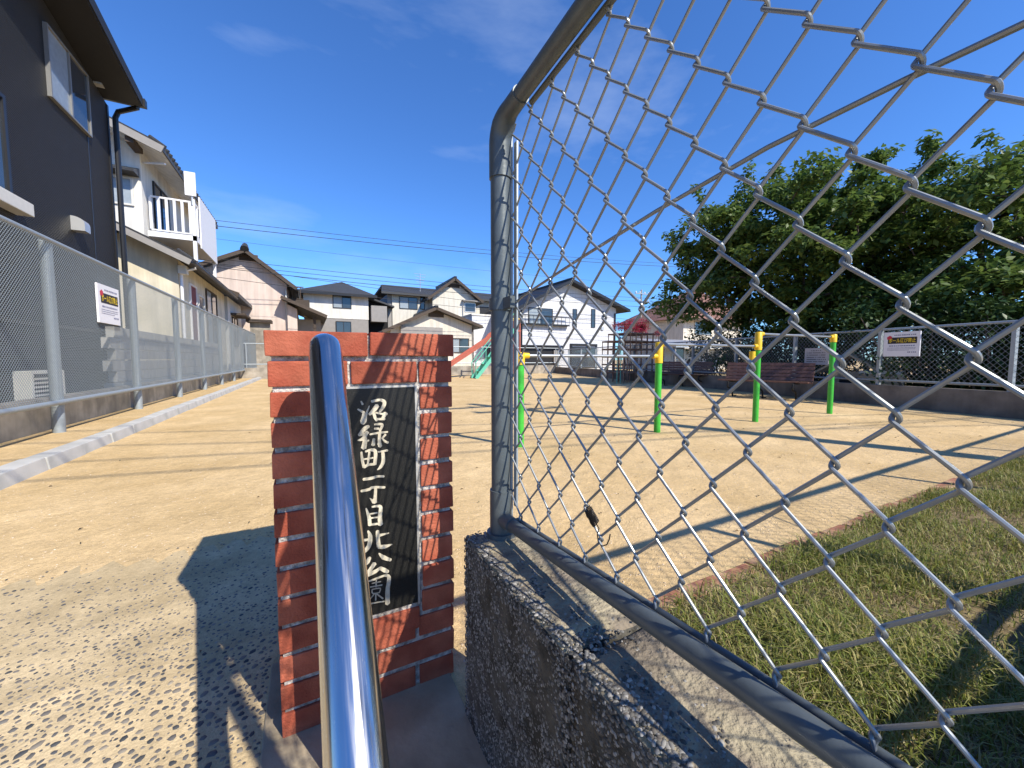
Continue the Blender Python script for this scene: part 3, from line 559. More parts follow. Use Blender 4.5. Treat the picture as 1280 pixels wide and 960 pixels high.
# grey block wall between the two houses on the left
bw = thing('block_wall', 'grey concrete block wall seen through the tall fence', 'wall', (-3.1, 12, 0.3)); BI = Matrix.Translation((3.1, -12, -0.3)); bme = None
for row in range(6):
    for k in range(24):
        yy = 9.2+k*0.40+(0.2 if row % 2 else 0)
        if bme is None: b = ob('block', MB().box(-0.06, 0.06, 0.004, 0.396, 0.004, 0.196), 'block', bw, bevel=0.006); bme = b.data
        else: b = link('block', bme, None, bw)
        b.matrix_parent_inverse = BI; b.location = (-3.1+random.uniform(-.002, .002), yy, 0.3+row*0.2)

def sign_board(name, label, M, parent=None, w=0.50, h=0.47):
    """M maps sign space (x right, y up, z towards the reader) into the world"""
    t = thing(name, label, 'sign', M.translation); inv = Matrix.Translation(-M.translation)
    def part(n, mb, m):
        for i, p in enumerate(mb.v): mb.v[i] = tuple(M @ Vector(p))
        o = ob(n, mb, m, t); o.matrix_parent_inverse = inv
    part('board', MB().box(-w/2, w/2, -h/2, h/2, -0.022, 0), 'sign_white')
    part('banner', MB().add([(-w*.38, h*.02, .002), (w*.42, h*.02, .002), (w*.42, h*.28, .002), (-w*.38, h*.28, .002)], [(0, 1, 2, 3)]), 'print_black')
    part('red_mark', MB().add([(-w*.40, h*.20, .0025), (-w*.28, h*.20, .0025), (-w*.26, h*.31, .0025), (-w*.33, h*.36, .0025), (-w*.41, h*.30, .0025)], [(0, 1, 2, 3, 4)]), 'print_red')
    o = text_mesh('lettering', 'ボール遊び禁止', h*0.19, 'print_yellow', M @ Matrix.Translation((w*0.02, h*0.15, 0.004)), t, width=w*0.74); o.matrix_parent_inverse = inv
    rnd = random.Random(3); mb = MB()
    for yy, x0, x1, hh in ((.37, -.20, .38, .05), (-.07, -.34, .36, .05), (-.15, -.38, .38, .022), (-.20, -.38, .38, .022), (-.25, -.38, .22, .022), (-.33, .18, .38, .05)):
        x = x0
        while x < x1:
            q = hh*0.8; a = hh*rnd.uniform(.7, 1)*0.5
            mb.add([(x*w, yy*h-a*h, .002), (x*w+q*w*.8, yy*h-a*h, .002), (x*w+q*w*.8, yy*h+a*h, .002), (x*w, yy*h+a*h, .002)], [(0, 1, 2, 3)]); x += q*rnd.uniform(1.05, 1.5)
    part('small_print', mb, 'print_blue'); return t
# the sign hangs on the park side of the left fence: reader looks along -X
c = (atX(121, 352, LFX+0.075)+atX(151, 408, LFX+0.075))/2
Ms = Matrix.Translation((LFX+0.075, 7.76, 1.70)) @ Matrix(((0, 0, 1, 0), (1, 0, 0, 0), (0, 1, 0, 0), (0, 0, 0, 1)))
sign_board('notice_board', 'white square notice with yellow lettering tied to the tall side fence', Ms, w=0.68, h=0.54)

# ------------------------------------------------------------------ houses
def slab(mb, a, b, c, d, t):
    """roof plane a,b,c,d (counter-clockwise seen from above), thickness t downwards"""
    return mb.prism([a, b, c, d], (0, 0, -t))
class House:
    def __init__(s, name, label, loc, rz=0, cat='house'):
        s.t = thing(name, label, cat, loc, rz)
    def part(s, n, mb, m, parent=None, **k): return ob(n, mb, m, parent or s.t, **k)
    def walls(s, mb, m, n='wall'): return s.part(n, mb, m)
    def win(s, x0, x1, z0, z1, y=0.0, fm='frame_dark', gm='glass', split=1, fr=0.05, side='-y', curtain=None, sill=False, n='window'):
        """window on a face at local y (or local x when side is +x/-x)"""
        def T(mb):
            if side == '-y': return mb
            for i, (a, b, c) in enumerate(mb.v): mb.v[i] = (y-b, a, c) if side == '+x' else (y+b, a, c)
            return mb
        yy = y if side == '-y' else 0
        f = MB(); d = 0.05
        f.box(x0-fr, x1+fr, yy-d, yy+0.02, z1, z1+fr); f.box(x0-fr, x1+fr, yy-d-(0.04 if sill else 0), yy+0.02, z0-fr, z0); f.box(x0-fr, x0, yy-d, yy+0.02, z0, z1); f.box(x1, x1+fr, yy-d, yy+0.02, z0, z1)
        w = s.part(n, T(f), fm); W = x1-x0
        for k in range(split+0):
            a = x0+W*k/split; b = x0+W*(k+1)/split
            g = curtain if (curtain and k in (0,)) else gm
            s.part('pane', T(MB().box(a+(0.02 if k else 0), b-(0.02 if k < split-1 else 0), yy-0.022-0.006*(k % 2), yy+0.01, z0, z1)), g, w)
            if k: s.part('mullion', T(MB().box(a-0.02, a+0.02, yy-d+0.006, yy+0.02, z0, z1)), fm, w)
        return w
    def gable(s, x0, x1, y0, y1, ze, za, wall, roof, over=0.4, t=0.16, xa=None, z0=0.0, fascia='wood_dark', zr=None, oy=None, trim=True):
        """gable front faces local -y, ridge runs along y"""
        xa = (x0+x1)/2 if xa is None else xa; zr = ze if zr is None else zr; oy = over if oy is None else oy
        s.part('wall', MB().prism([(x0, y0, z0), (x1, y0, z0), (x1, y0, zr), (xa, y0, za), (x0, y0, ze)], (0, y1-y0, 0)), wall)
        r = MB(); g = 0.02
        ml = (za-ze)/(xa-x0); mr = (za-zr)/(x1-xa)
        slab(r, (x0-over, y0-oy, ze-ml*over+t+g), (xa, y0-oy, za+t+g), (xa, y1+oy, za+t+g), (x0-over, y1+oy, ze-ml*over+t+g), t)
        ro = s.part('roof', r, roof); r2 = MB()
        slab(r2, (xa, y0-oy, za+t+g), (x1+over, y0-oy, zr-mr*over+t+g), (x1+over, y1+oy, zr-mr*over+t+g), (xa, y1+oy, za+t+g), t)
        s.part('roof', r2, roof)
        s.part('ridge', MB().box(xa-0.11, xa+0.11, y0-oy-0.04, y1+oy+0.04, za+t-0.02, za+t+0.14), roof, ro)
        if trim:
            for (xo, zo, m, sg) in ((x0-over, ze-ml*over, ml, 1), (x1+over, zr-mr*over, mr, -1)):
                s.part('barge_board', MB().bar((xo, y0-oy-0.015, zo+0.07+g), (xa-sg*0.002, y0-oy-0.015, za+0.07+g), 0.03, 0.20), fascia, ro)
            s.part('gutter', MB().tube([(x1+over+0.05, y0-oy, zr-mr*over+0.05), (x1+over+0.05, y1+oy, zr-mr*over+0.05)], 0.055, 8), 'gutter'); s.part('gutter', MB().tube([(x0-over-0.05, y0-oy, ze-ml*over+0.05), (x0-over-0.05, y1+oy, ze-ml*over+0.05)], 0.055, 8), 'gutter')
        return ro
def railing(h, p, q, z0, z1, step, m, parent=None, n='railing', r=0.02):
    mb = MB(); p = Vector(p); q = Vector(q); L = (q-p).length; d = (q-p)/L
    mb.bar(p+Vector((0, 0, z1)), q+Vector((0, 0, z1)), 0.06, 0.05)
    rl = h.part(n, mb, m, parent); h.part('lower_rail', MB().bar(p+Vector((0, 0, z0+0.05)), q+Vector((0, 0, z0+0.05)), 0.05, 0.04), m, rl); k = 0
    while k*step <= L+0.01:
        c = p+d*(k*step); h.part('baluster', MB().bar(c+Vector((0, 0, z0+0.07)), c+Vector((0, 0, z1-0.025)), r*2, r*2), m, rl); k += 1
    return rl

# dark house at the left edge: gable wall faces the park (+X); local x = world y, local -y = world +X
DX = -3.25
h = House('dark_house', 'charcoal ribbed-siding house with black roof beside the tall fence', (DX, 0, 0), R(90))
def L1(u, v): p = atX(u, v, DX); return p.y, p.z
ye = L1(145, 300)[0]
e1 = atX(178, 118, DX+0.55); e0 = atX(120, 0, DX+0.55); ms = (e0.z-e1.z)/(e1.y-e0.y)       # rake slope, falling away from the lens
zc = e1.z-0.05
def zroof(yy): return zc+ms*(e1.y-yy)
h.part('wall', MB().prism([(1.0, 0, 0.3), (ye, 0, 0.3), (ye, 0, zroof(ye)-0.22), (1.0, 0, zroof(1.0)-0.22)], (0, 7, 0)), 'siding_dark')
rf = h.part('roof', MB().prism([(0.4, -0.55, zroof(0.4)), (e1.y, -0.55, zroof(e1.y)), (e1.y, -0.55, zroof(e1.y)-0.18), (0.4, -0.55, zroof(0.4)-0.18)], (0, 8, 0)), 'roof_dark')
h.part('soffit', MB().prism([(0.45, -0.53, zroof(0.45)-0.185), (e1.y-0.02, -0.53, zroof(e1.y-0.02)-0.185), (e1.y-0.02, -0.53, zroof(e1.y)-0.20), (0.45, -0.53, zroof(.45)-0.20)], (0, 7.8, 0)), 'roof_dark', rf)
h.part('gutter', MB().box(e1.y, e1.y+0.12, -0.58, 7.5, zc-0.16, zc-0.02), 'gutter', rf)
h.part('corner_board', MB().box(ye-0.055, ye+0.012, -0.012, 0.05, 0.3, zroof(ye)-0.23), 'gutter')
yj = L1(114, 240)[0]; h.part('joint', MB().box(yj-0.012, yj+0.012, -0.006, 0.02, 0.5, zroof(yj)-0.25), 'gutter')
a0 = L1(52, 38); a1 = L1(112, 175); a2 = L1(112, 102)
h.win(a0[0]+0.05, a1[0]-0.05, a1[1]+0.06, a2[1]-0.02, fm='frame_grey', split=2, curtain='curtain', fr=0.025)
b1 = L1(14, 262)[0]; b0 = b1-1.7; zb_ = L1(14, 262)[1]
h.win(b0, b1-0.1, zb_+0.18, zb_+1.3, fm='frame_dark', split=2); h.part('window_shelf', MB().box(b0-0.1, b1+0.1, -0.16, 0.0, zb_-0.04, zb_+0.12), 'plastic_beige', bevel=0.01)
def hood(c, s=1.0):
    a = []
    for i in range(7): t = R(90)*i/6; a.append((-0.16*s*math.sin(t), 0.11*s*math.cos(t)))
    h.part('vent_hood', MB().prism([(c[0]-0.09*s, 0, c[1]-0.11*s)]+[(c[0]-0.09*s, yy, c[1]+zz) for yy, zz in a]+[(c[0]-0.09*s, -0.16*s, c[1]-0.11*s)], (0.18*s, 0, 0)), 'alu', smooth=False)
hood(L1(92, 280)); hood(L1(118, 100), 0.7)
dp = [(e1.y+0.05, -0.50, zc-0.12), (e1.y+0.05, -0.50, zc-0.22), (ye+0.07, -0.08, zc-0.42), (ye+0.07, -0.08, 0.3)]
h.part('downpipe', MB().tube([(e1.y+0.05, -0.45, zc-0.10), (e1.y+0.05, -0.45, zc-0.2), (ye+0.10, -0.12, zc-0.28), (ye+0.07, -0.08, zc-0.42), (ye+0.07, -0.08, 0.3)], 0.045, 10), 'gutter')
h.part('band', MB().box(1.0, ye, -0.02, 0.0, 1.38, 1.42), 'gutter')
ac = thing('air_conditioner', 'beige outdoor air conditioner unit behind the tall fence', 'air conditioner', (-3.16, 7.45, 0.30))
ob('casing', MB().box(-0.09, 0.13, -0.36, 0.20, 0.03, 0.47), 'plastic_beige', ac, bevel=0.012); ob('foot', MB().box(-0.1, 0.1, -0.3, -0.24, 0, 0.03), 'gutter', ac); ob('foot', MB().box(-0.1, 0.1, 0.10, 0.16, 0, 0.03), 'gutter', ac)
ob('grille_back', MB().box(0.13, 0.132, -0.32, 0.10, 0.08, 0.43), 'gutter', ac)
for k in range(6): ob('grille_bar', MB().box(0.132, 0.14, -0.32, 0.10, 0.09+k*0.053, 0.115+k*0.053), 'plastic_beige', ac)
ac.rotation_euler = (0, 0, R(-8))

# cream two-storey house with the white balcony
CX = -3.35
h = House('cream_house', 'cream two-storey house with tiled eaves and white balcony', (0, 0, 0))
cy = atX(222, 330, CX).y                                  # near corner of the ground floor
zl = 3.86; yb = 22.0; ux, cu, zu = -4.22, cy+0.6, 7.12; ms2 = 0.50
def loz(x): return zl+(CX-x)*ms2
h.part('wall', MB().prism([(-9.5, cy, 0.2), (CX, cy, 0.2), (CX, cy, zl), (ux-0.3, cy, loz(ux-0.3)), (-9.5, cy, loz(ux-0.3))], (0, yb-cy, 0)), 'cream')
h.part('upper_wall', MB().prism([(-9.5, cu, 3.5), (ux, cu, 3.5), (ux, cu, zu), (-9.5, cu, zu+2.2)], (0, yb-cu-0.4, 0)), 'offwhite')
mrk = 0.42
def upz(x): return zu+(ux-x)*mrk
r = MB(); slab(r, (-9.6, cu-0.75, upz(-9.6)+0.22), (ux+0.72, cu-0.75, upz(ux+0.72)+0.22), (ux+0.72, yb+0.3, upz(ux+0.72)+0.22), (-9.6, yb+0.3, upz(-9.6)+0.22), 0.20); ur = h.part('roof', r, 'roof_tile')
h.part('barge_board', MB().bar((-9.6, cu-0.78, upz(-9.6)+0.05), (ux+0.72, cu-0.78, upz(ux+0.72)+0.05), 0.04, 0.2), 'grey_wall', ur)
h.part('soffit', MB().prism([(-9.6, cu-0.74, upz(-9.6)+0.015), (ux+0.68, cu-0.74, upz(ux+.68)+0.015), (ux+0.68, yb+0.28, upz(ux+.68)+0.015), (-9.6, yb+0.28, upz(-9.6)+0.015)], (0, 0, -0.02)), 'offwhite', ur)
for k in range(26):
    yy = cu-0.7+k*0.28
    if yy < yb+0.2: h.part('eave_tile', MB().tube([(ux+0.76, yy, upz(ux+0.72)+0.15), (ux+0.42, yy, upz(ux+0.42)+0.25)], 0.06, 8), 'roof_tile', ur)
h.part('purlin', MB().box(ux-0.10, ux+0.08, cu-0.70, cu, zu-0.18, zu-0.02), 'wood_dark', ur)
# lower roof falls towards the path
lx1 = CX+0.42; lx0 = ux-0.3
r = MB(); slab(r, (lx0, cy-0.55, loz(lx0)+0.20), (lx1, cy-0.55, loz(lx1)+0.20), (lx1, yb+0.2, loz(lx1)+0.20), (lx0, yb+0.2, loz(lx0)+0.20), 0.14); lr = h.part('lower_roof', r, 'roof_tile')
r = MB(); slab(r, (-9.5, cy-0.55, loz(lx0)+0.20), (lx0, cy-0.55, loz(lx0)+0.20), (lx0, cu, loz(lx0)+0.20), (-9.5, cu, loz(lx0)+0.20), 0.14); h.part('lower_roof', r, 'roof_tile')
h.part('barge_board', MB().bar((lx0, cy-0.57, loz(lx0)+0.05), (lx1, cy-0.57, loz(lx1)+0.05), 0.04, 0.16), 'grey_wall', lr)
for k in range(26): h.part('eave_tile', MB().tube([(lx1+0.04, cy-0.5+k*0.29, loz(lx1)+0.14), (lx1-0.30, cy-0.5+k*0.29, loz(lx1-0.3)+0.24)], 0.055, 8), 'roof_tile', lr)
h.part('gutter', MB().tube([(lx1+0.07, cy-0.5, loz(lx1)+0.06), (lx1+0.07, yb, loz(lx1)+0.06)], 0.045, 8), 'gutter')
h.part('downpipe', MB().tube([(lx1, cy+0.05, loz(lx1)+0.0), (CX+0.06, cy+0.04, zl-0.35), (CX+0.06, cy+0.04, 0.3)], 0.04, 8), 'white_paint')
h.part('meter_box', MB().box(CX+0.02, CX+0.22, cy-0.1, cy+0.12, zl-0.42, zl-0.18), 'plastic_beige')
zt_ = 6.15; zb2 = 5.45
h.win(-5.3, -4.45, zb2, zt_, y=cu, fm='offwhite', split=2, gm='curtain'); h.part('window_hood', MB().prism([(-5.5, cu, zt_+0.36), (-5.5, cu-0.45, zt_+0.16), (-5.5, cu-0.45, zt_+0.10), (-5.5, cu, zt_+0.10)], (1.25, 0, 0)), 'roof_tile')
def ly(u): return atX(u, 350, CX).y
h.win(ly(236), ly(243), 1.2, zl-0.55, y=CX, side='+x', fm='white_paint', gm='maroon', n='shutter')
h.win(ly(245)+0.1, ly(252), 1.2, zl-0.75, y=CX, side='+x', fm='offwhite', split=1); h.win(ly(256), ly(268), 1.0, zl-0.35, y=CX, side='+x', fm='wood_dark', split=2, curtain='curtain')
h.win(cu+1.0, cu+2.4, 4.95, 6.5, y=ux, side='+x', fm='frame_dark', split=2, n='balcony_door')
by0, by1, bx1 = cu+0.35, cu+3.3, -3.06; bz = 4.68
h.part('balcony_floor', MB().box(ux, bx1, by0, by1, bz, bz+0.16), 'white_paint')
railing(h, (ux+0.08, by0+0.03, 0), (bx1-0.1, by0+0.03, 0), bz+0.16, bz+1.2, 0.19, 'white_paint', r=0.032); railing(h, (bx1-0.04, by0+0.1, 0), (bx1-0.04, by1, 0), bz+0.16, bz+1.2, 0.32, 'white_paint', r=0.03)
for yy in (by0+0.05, by1-0.05): h.part('balcony_post', MB().box(bx1-0.09, bx1, yy-0.05, yy+0.05, zl+0.2, bz+1.3), 'white_paint')
h.part('balcony_panel', MB().box(bx1+0.005, bx1+0.04, by0+0.5, by1, bz-0.1, bz+1.55), 'white_paint')
h.part('white_panel', MB().box(bx1-0.22, bx1+0.06, by0-0.06, by0-0.02, bz+1.38, bz+2.10), 'white_paint'); h.part('panel_bracket', MB().tube([(bx1-0.06, by0, bz+1.1), (bx1-0.06, by0, bz+1.5)], 0.03, 6), 'alu')
h.part('awning_arm', MB().tube([(ux+0.02, cu+0.2, zu-0.35), (ux+0.62, cu-0.2, zu-0.42)], 0.03, 8), 'white_paint')

# small white house beyond it
h = House('small_house', 'small white house with brown eaves past the cream house', (0, 0, 0)); sx = -3.35; sy0 = yb+0.8
h.part('wall', MB().box(-8, sx, sy0, sy0+5.0, 0.2, 3.9), 'offwhite'); r = MB()
slab(r, (sx+0.55, sy0-0.7, 4.0), (sx+0.55, sy0+5.5, 4.0), (-6, sy0+5.5, 5.1), (-6, sy0-0.7, 5.1), 0.18); ro = h.part('roof', r, 'roof_tile')
h.part('barge_board', MB().bar((sx+0.55, sy0-0.72, 3.9), (-6, sy0-0.72, 5.0), 0.04, 0.22), 'wood_dark', ro)
h.win(sy0+1.0, sy0+2.4, 1.6, 3.0, y=sx, side='+x', fm='wood_dark', split=2); h.part('window_hood', MB().box(sx, sx+0.6, sy0+0.7, sy0+2.8, 3.1, 3.2), 'wood_dark'); h.win(-5.2, -4.2, 2.0, 3.2, y=sy0, fm='wood_dark')

# pink gabled house
Y = 27.0
def q(u, v, Yp=None): p = atY(u, v, Yp or Y); return p.x, p.z
h = House('pink_house', 'pale pink gabled house with tiled roof and lean-to porch', (0, 0, 0))
xl, ze = q(262, 335); xr, zr = q(358, 352); xa, za = q(308, 318)
h.gable(xl-1.0, xr, Y, Y+9, ze-0.4, za, 'pink_wall', 'roof_tile', over=0.55, xa=xa, zr=zr-0.15, oy=0.6, t=0.14)
vx, vz = q(312, 320); h.part('gable_vent', MB().box(vx-0.5, vx+0.4, Y-0.05, Y+0.02, vz-0.28, vz+0.08), 'wood_dark')
h.part('downpipe', MB().tube([(xr-0.05, Y-0.06, zr-0.5), (xr-0.05, Y-0.06, 0.1)], 0.05, 8), 'plastic_beige'); h.part('ridge_end', MB().tube([(xa, Y-0.72, za+0.12), (xa, Y-0.4, za+0.42)], [0.22, 0.14], 8), 'roof_tile')
x1, z1_ = q(352, 372); x2, z2_ = q(408, 396)
h.part('porch_wall', MB().prism([(xr, Y-0.3, 0), (x2-1.6, Y-0.3, 0), (x2-1.6, Y-0.3, z2_+0.35), (xr, Y-0.3, z1_-0.4)], (0, 6, 0)), 'pink_wall')
r = MB(); slab(r, (x1, Y-0.9, z1_), (x2, Y-0.9, z2_), (x2, Y+5.5, z2_), (x1, Y+5.5, z1_), 0.14); pr = h.part('porch_roof', r, 'roof_tile'); h.part('barge_board', MB().bar((x1, Y-0.93, z1_-0.08), (x2, Y-0.93, z2_-0.08), 0.04, 0.18), 'wood_dark', pr)
h.part('porch_post', MB().box(x2-0.75, x2-0.6, Y-0.4, Y-0.25, 0, z2_-0.02), 'wood_dark'); h.part('porch_back', MB().box(x2-1.6, x2-0.3, Y+1.2, Y+1.3, 0, z2_-0.1), 'grey_wall')
bx0, bz0 = q(357, 384); bx1_, bz1 = q(377, 357); railing(h, (bx0, Y+0.6, 0), (bx1_+0.1, Y+0.6, 0), z1_+0.02, bz1, 0.2, 'wood_dark', r=0.02); h.part('deck', MB().box(xr, bx1_+0.4, Y+0.4, Y+3, z1_-0.5, z1_+0.0), 'wood_dark')
gx0, gz0 = q(312, 405); gx1, _ = q(342, 405); h.part('gate_roof', MB().box(gx0, gx1, Y-1.6, Y-0.6, gz0, gz0+0.16), 'wood_dark'); h.part('gate_wall', MB().box(gx0+0.15, gx1-0.1, Y-1.3, Y-0.9, 0, gz0), 'concrete_old')

for kx_, kz_ in ((0.9, 2.6), (2.2, 0.9)): h.part('vent_cover', MB().box(xl+kx_, xl+kx_+0.22, Y-0.06, Y, kz_, kz_+0.22), 'plastic_beige')
# white house with dark hipped roof
Y = 31.0
h = House('hip_roof_house', 'white house with dark slate hipped roof and grey ground floor', (0, 0, 0))
xl, _ = q(380, 400); xr, _ = q(461, 400); _, ze = q(420, 368); _, zm = q(420, 398); xa, za = q(432, 350)
h.part('wall', MB().box(xl, xr, Y, Y+8, zm, ze), 'offwhite'); h.part('lower_wall', MB().box(xl+0.03, xr-0.03, Y+0.03, Y+7.9, 0, zm-0.01), 'grey_wall')
e = 0.55; zz = ze+0.02
A_, B_, C_, D_ = (xl-e, Y-e, zz), (xr+e, Y-e, zz), (xr+e, Y+8+e, zz), (xl-e, Y+8+e, zz); T1 = (xa, Y+3.4, za+0.45); T2 = (xa, Y+4.8, za+0.45)
ro = h.part('roof', MB().add([A_, B_, C_, D_, T1, T2], [(0, 1, 4), (1, 2, 5, 4), (2, 3, 5), (3, 0, 4, 5), (3, 2, 1, 0)]), 'roof_slate'); h.part('fascia', MB().box(xl-e, xr+e, Y-e-0.03, Y-e, zz-0.16, zz+0.03), 'gutter', ro)
x0, z0 = q(417, 384); x1, z1_ = q(438, 371); h.win(x0, x1, z0, z1_, y=Y, split=2, curtain='curtain'); x0, z0 = q(421, 412); x1, z1_ = q(438, 403); h.win(x0, x1, z0-0.3, z1_, y=Y, split=2)
# side wing with the balcony
x2, z2_ = q(487, 382)
h.part('side_wing', MB().prism([(xr, Y+0.8, 0), (x2, Y+0.8, 0), (x2, Y+0.8, z2_), (xr, Y+0.8, ze-0.2)], (0, 6, 0)), 'siding_dark'); r = MB(); slab(r, (xr, Y+0.2, ze+0.05), (x2+0.4, Y+0.2, z2_+0.02), (x2+0.4, Y+7, z2_+0.02), (xr, Y+7, ze+0.05), 0.12); h.part('wing_roof', r, 'roof_slate')
x0, z0 = q(464, 402); x1, z1_ = q(478, 383); h.part('balcony', MB().box(x0, x1+0.3, Y-0.2, Y+0.7, z0, z1_), 'grey_wall')

# two-storey house, grey roofs, gable wing
Y = 32.0
h = House('gable_wing_house', 'two-storey off-white house with grey tiled gable wing and rooftop antenna', (0, 0, 0))
xl, ze = q(490, 368); xr, _ = q(640, 368); _, zt2 = q(540, 357)
h.part('wall', MB().box(xl, xr, Y, Y+7, 0, ze), 'beige_wall'); h.part('side_trim', MB().box(xl-0.35, xl, Y+0.1, Y+6.9, 0, ze), 'grey_wall')
r = MB(); slab(r, (xl-0.9, Y-0.6, ze+0.1), (xr+0.6, Y-0.6, ze+0.1), (xr+0.6, Y+3.5, ze+1.35), (xl-0.2, Y+3.5, ze+1.35), 0.16); ro = h.part('roof', r, 'roof_slate'); r = MB(); slab(r, (xl-0.2, Y+3.5, ze+1.35), (xr+0.6, Y+3.5, ze+1.35), (xr+0.6, Y+7.6, ze+0.1), (xl-0.9, Y+7.6, ze+0.1), 0.16); h.part('roof', r, 'roof_slate')
x0, z0 = q(500, 385); x1, z1_ = q(521, 373); h.win(x0, x1, z0, z1_, y=Y, split=2, curtain='curtain'); x0, z0 = q(526, 386); x1, z1_ = q(530, 368); h.win(x0, x1, z0, z1_, y=Y)
x0, z0 = q(531, 368); x1, _ = q(592, 372); xa, za = q(561, 352)
h.gable(x0+0.3, x1-0.3, Y-1.2, Y+3, z0-0.3, za-0.15, 'beige_wall', 'roof_tile', over=0.5, xa=xa, oy=0.5, t=0.14)
vx, vz = q(561, 360); h.part('gable_vent', MB().box(vx-0.5, vx+0.5, Y-1.25, Y-1.18, vz-0.15, vz+0.2), 'wood_dark'); x0, z0 = q(575, 391); x1, z1_ = q(587, 382); h.win(x0, x1, z0, z1_, y=Y-1.2, fm='alu'); h.part('window_hood', MB().box(x0-0.3, x1+0.3, Y-1.6, Y-1.2, z1_+0.12, z1_+0.22), 'grey_wall')
h.part('downpipe', MB().tube([q(572, 362)[:1]+(Y-1.27, za-1.6), q(572, 362)[:1]+(Y-1.27, 0)], 0.04, 6), 'alu'); ax_, az_ = q(529, 345); an = h.part('antenna', MB().tube([(ax_, Y+1, ze+0.3), (ax_, Y+1, az_+0.4)], 0.03, 6), 'alu')
for k in range(4): h.part('antenna_bar', MB().tube([(ax_-0.5+0.06*k, Y+1, az_+0.35-0.22*k), (ax_+0.5-0.06*k, Y+1, az_+0.3-0.22*k)], 0.015, 5), 'alu', an)
x0, z0 = q(600, 395); h.part('dark_bay', MB().box(x0, xr+0.1, Y-0.06, Y, z0, ze-0.5), 'frame_dark')
# low gabled house before it
Y = 26.5
h = House('low_gable_house', 'low cream gabled house with tiled roof behind the playground', (0, 0, 0))
x0, z0 = q(488, 412); x1, z1_ = q(590, 407); xa, za = q(543, 388)
h.gable(x0, x1, Y, Y+7, z0, za, 'beige_wall', 'roof_tile', over=0.6, xa=xa, zr=z1_, oy=0.55, t=0.14); vx, vz = q(545, 391); h.part('gable_vent', MB().box(vx-0.55, vx+0.55, Y-0.05, Y, vz-0.3, vz+0.15), 'wood_dark')
a, b = q(563, 440); c, d = q(590, 424); h.win(a, c-0.3, b, d, y=Y, fm='wood_dark', split=2, curtain='curtain'); a, b = q(500, 415); c, d = q(552, 411); h.part('shutter_box', MB().box(a, c, Y-0.25, Y, b-0.1, d+0.05), 'grey_wall')
h.part('downpipe', MB().tube([(x1+0.05, Y-0.06, z1_-0.2), (x1+0.05, Y-0.06, 0)], 0.05, 8), 'wood_dark')
# plain white flat-roofed block right of it
Y = 28.0
h = House('white_block_house', 'plain white flat-roofed building behind the red slide', (0, 0, 0)); x0, z0 = q(590, 394); x1, _ = q(641, 394); h.part('wall', MB().box(x0, x1, Y, Y+3.5, 0, z0), 'white_wall'); h.part('parapet', MB().box(x0-0.06, x1+0.06, Y-0.06, Y+3.56, z0, z0+0.12), 'offwhite')
h.win(x1-2.6, x1-1.4, 1.0, 2.0, y=Y, fm='alu', split=2)
# big white gabled house
Y = 25.0
h = House('white_gable_house', 'large white house with black gable roof facing the playground', (0, 0, 0))
x0, z0 = q(650, 384); x1, z1_ = q(770, 386); xa, za = q(709, 354)
h.gable(x0, x1, Y, Y+8, z0, za, 'white_wall', 'roof_dark', over=0.85, xa=xa, zr=z1_, oy=0.75, t=0.16, fascia='gutter')
a, b = q(661, 404); c, d = q(690, 387); h.win(a, c, b, d, y=Y, split=2, curtain='curtain', fm='frame_dark'); bl = h.part('balcony_rail', MB().box(a-1.2, c+1.4, Y-0.32, Y-0.28, b-0.05, b-0.01), 'gutter')
for k in range(14): xx = a-1.2+k*(c-a+2.6)/13; h.part('baluster', MB().box(xx-0.012, xx+0.012, Y-0.31, Y-0.29, b-0.02, b+0.55), 'gutter', bl)
h.part('balcony_rail', MB().box(a-1.2, c+1.4, Y-0.33, Y-0.27, b+0.55, b+0.60), 'gutter'); h.part('balcony_ledge', MB().box(a-1.25, c+1.45, Y-0.35, Y, b-0.12, b-0.055), 'gutter')
for u in (716, 739): a, b = q(u, 409); c, d = q(u+4.5, 387); h.win(a, c, b, d, y=Y, fr=0.03)
a, b = q(650, 456); c, d = q(698, 434); h.part('garage', MB().box(a, c, Y-0.04, Y+0.01, 0.1, d), 'frame_dark'); h.part('garage_lintel', MB().box(a-0.1, c+0.3, Y-0.35, Y-0.045, d, d+0.12), 'gutter')
a, b = q(714, 456); c, d = q(744, 434); h.part('shop_window', MB().box(a, c, Y-0.05, Y+0.01, 0.2, d), 'glass'); h.part('door_frame', MB().box(a-0.15, a, Y-0.09, Y+0.01, 0, d+0.1), 'gutter'); h.part('door_frame', MB().box(c, c+0.15, Y-0.09, Y+0.01, 0, d+0.1), 'gutter'); h.part('lintel', MB().box(a-0.15, c+0.15, Y-0.10, Y+0.01, d+0.1, d+0.25), 'gutter')
h.part('downpipe', MB().tube([(x1-0.15, Y-0.08, z1_-0.4), (x1-0.15, Y-0.08, 0)], 0.06, 8), 'gutter'); h.part('downpipe', MB().tube([(x0+0.1, Y-0.08, z0-0.2), (x0+0.1, Y-0.08, 0)], 0.06, 8), 'gutter')
a, b = q(691, 454); c, d = q(698, 438); h.part('meter_box', MB().box(a, c, Y-0.16, Y, b, d), 'grey_wall')
for k in range(1, 6): h.part('siding_joint', MB().box(x0+0.01, x1-0.01, Y-0.006, Y, k*0.82, k*0.82+0.012), 'grey_wall')
h.part('vent_cover', MB().box(x1-1.6, x1-1.35, Y-0.1, Y, 3.3, 3.55), 'alu'); h.part('wall_light', MB().box(x0+4.2, x0+4.35, Y-0.14, Y, 2.4, 2.7), 'alu')
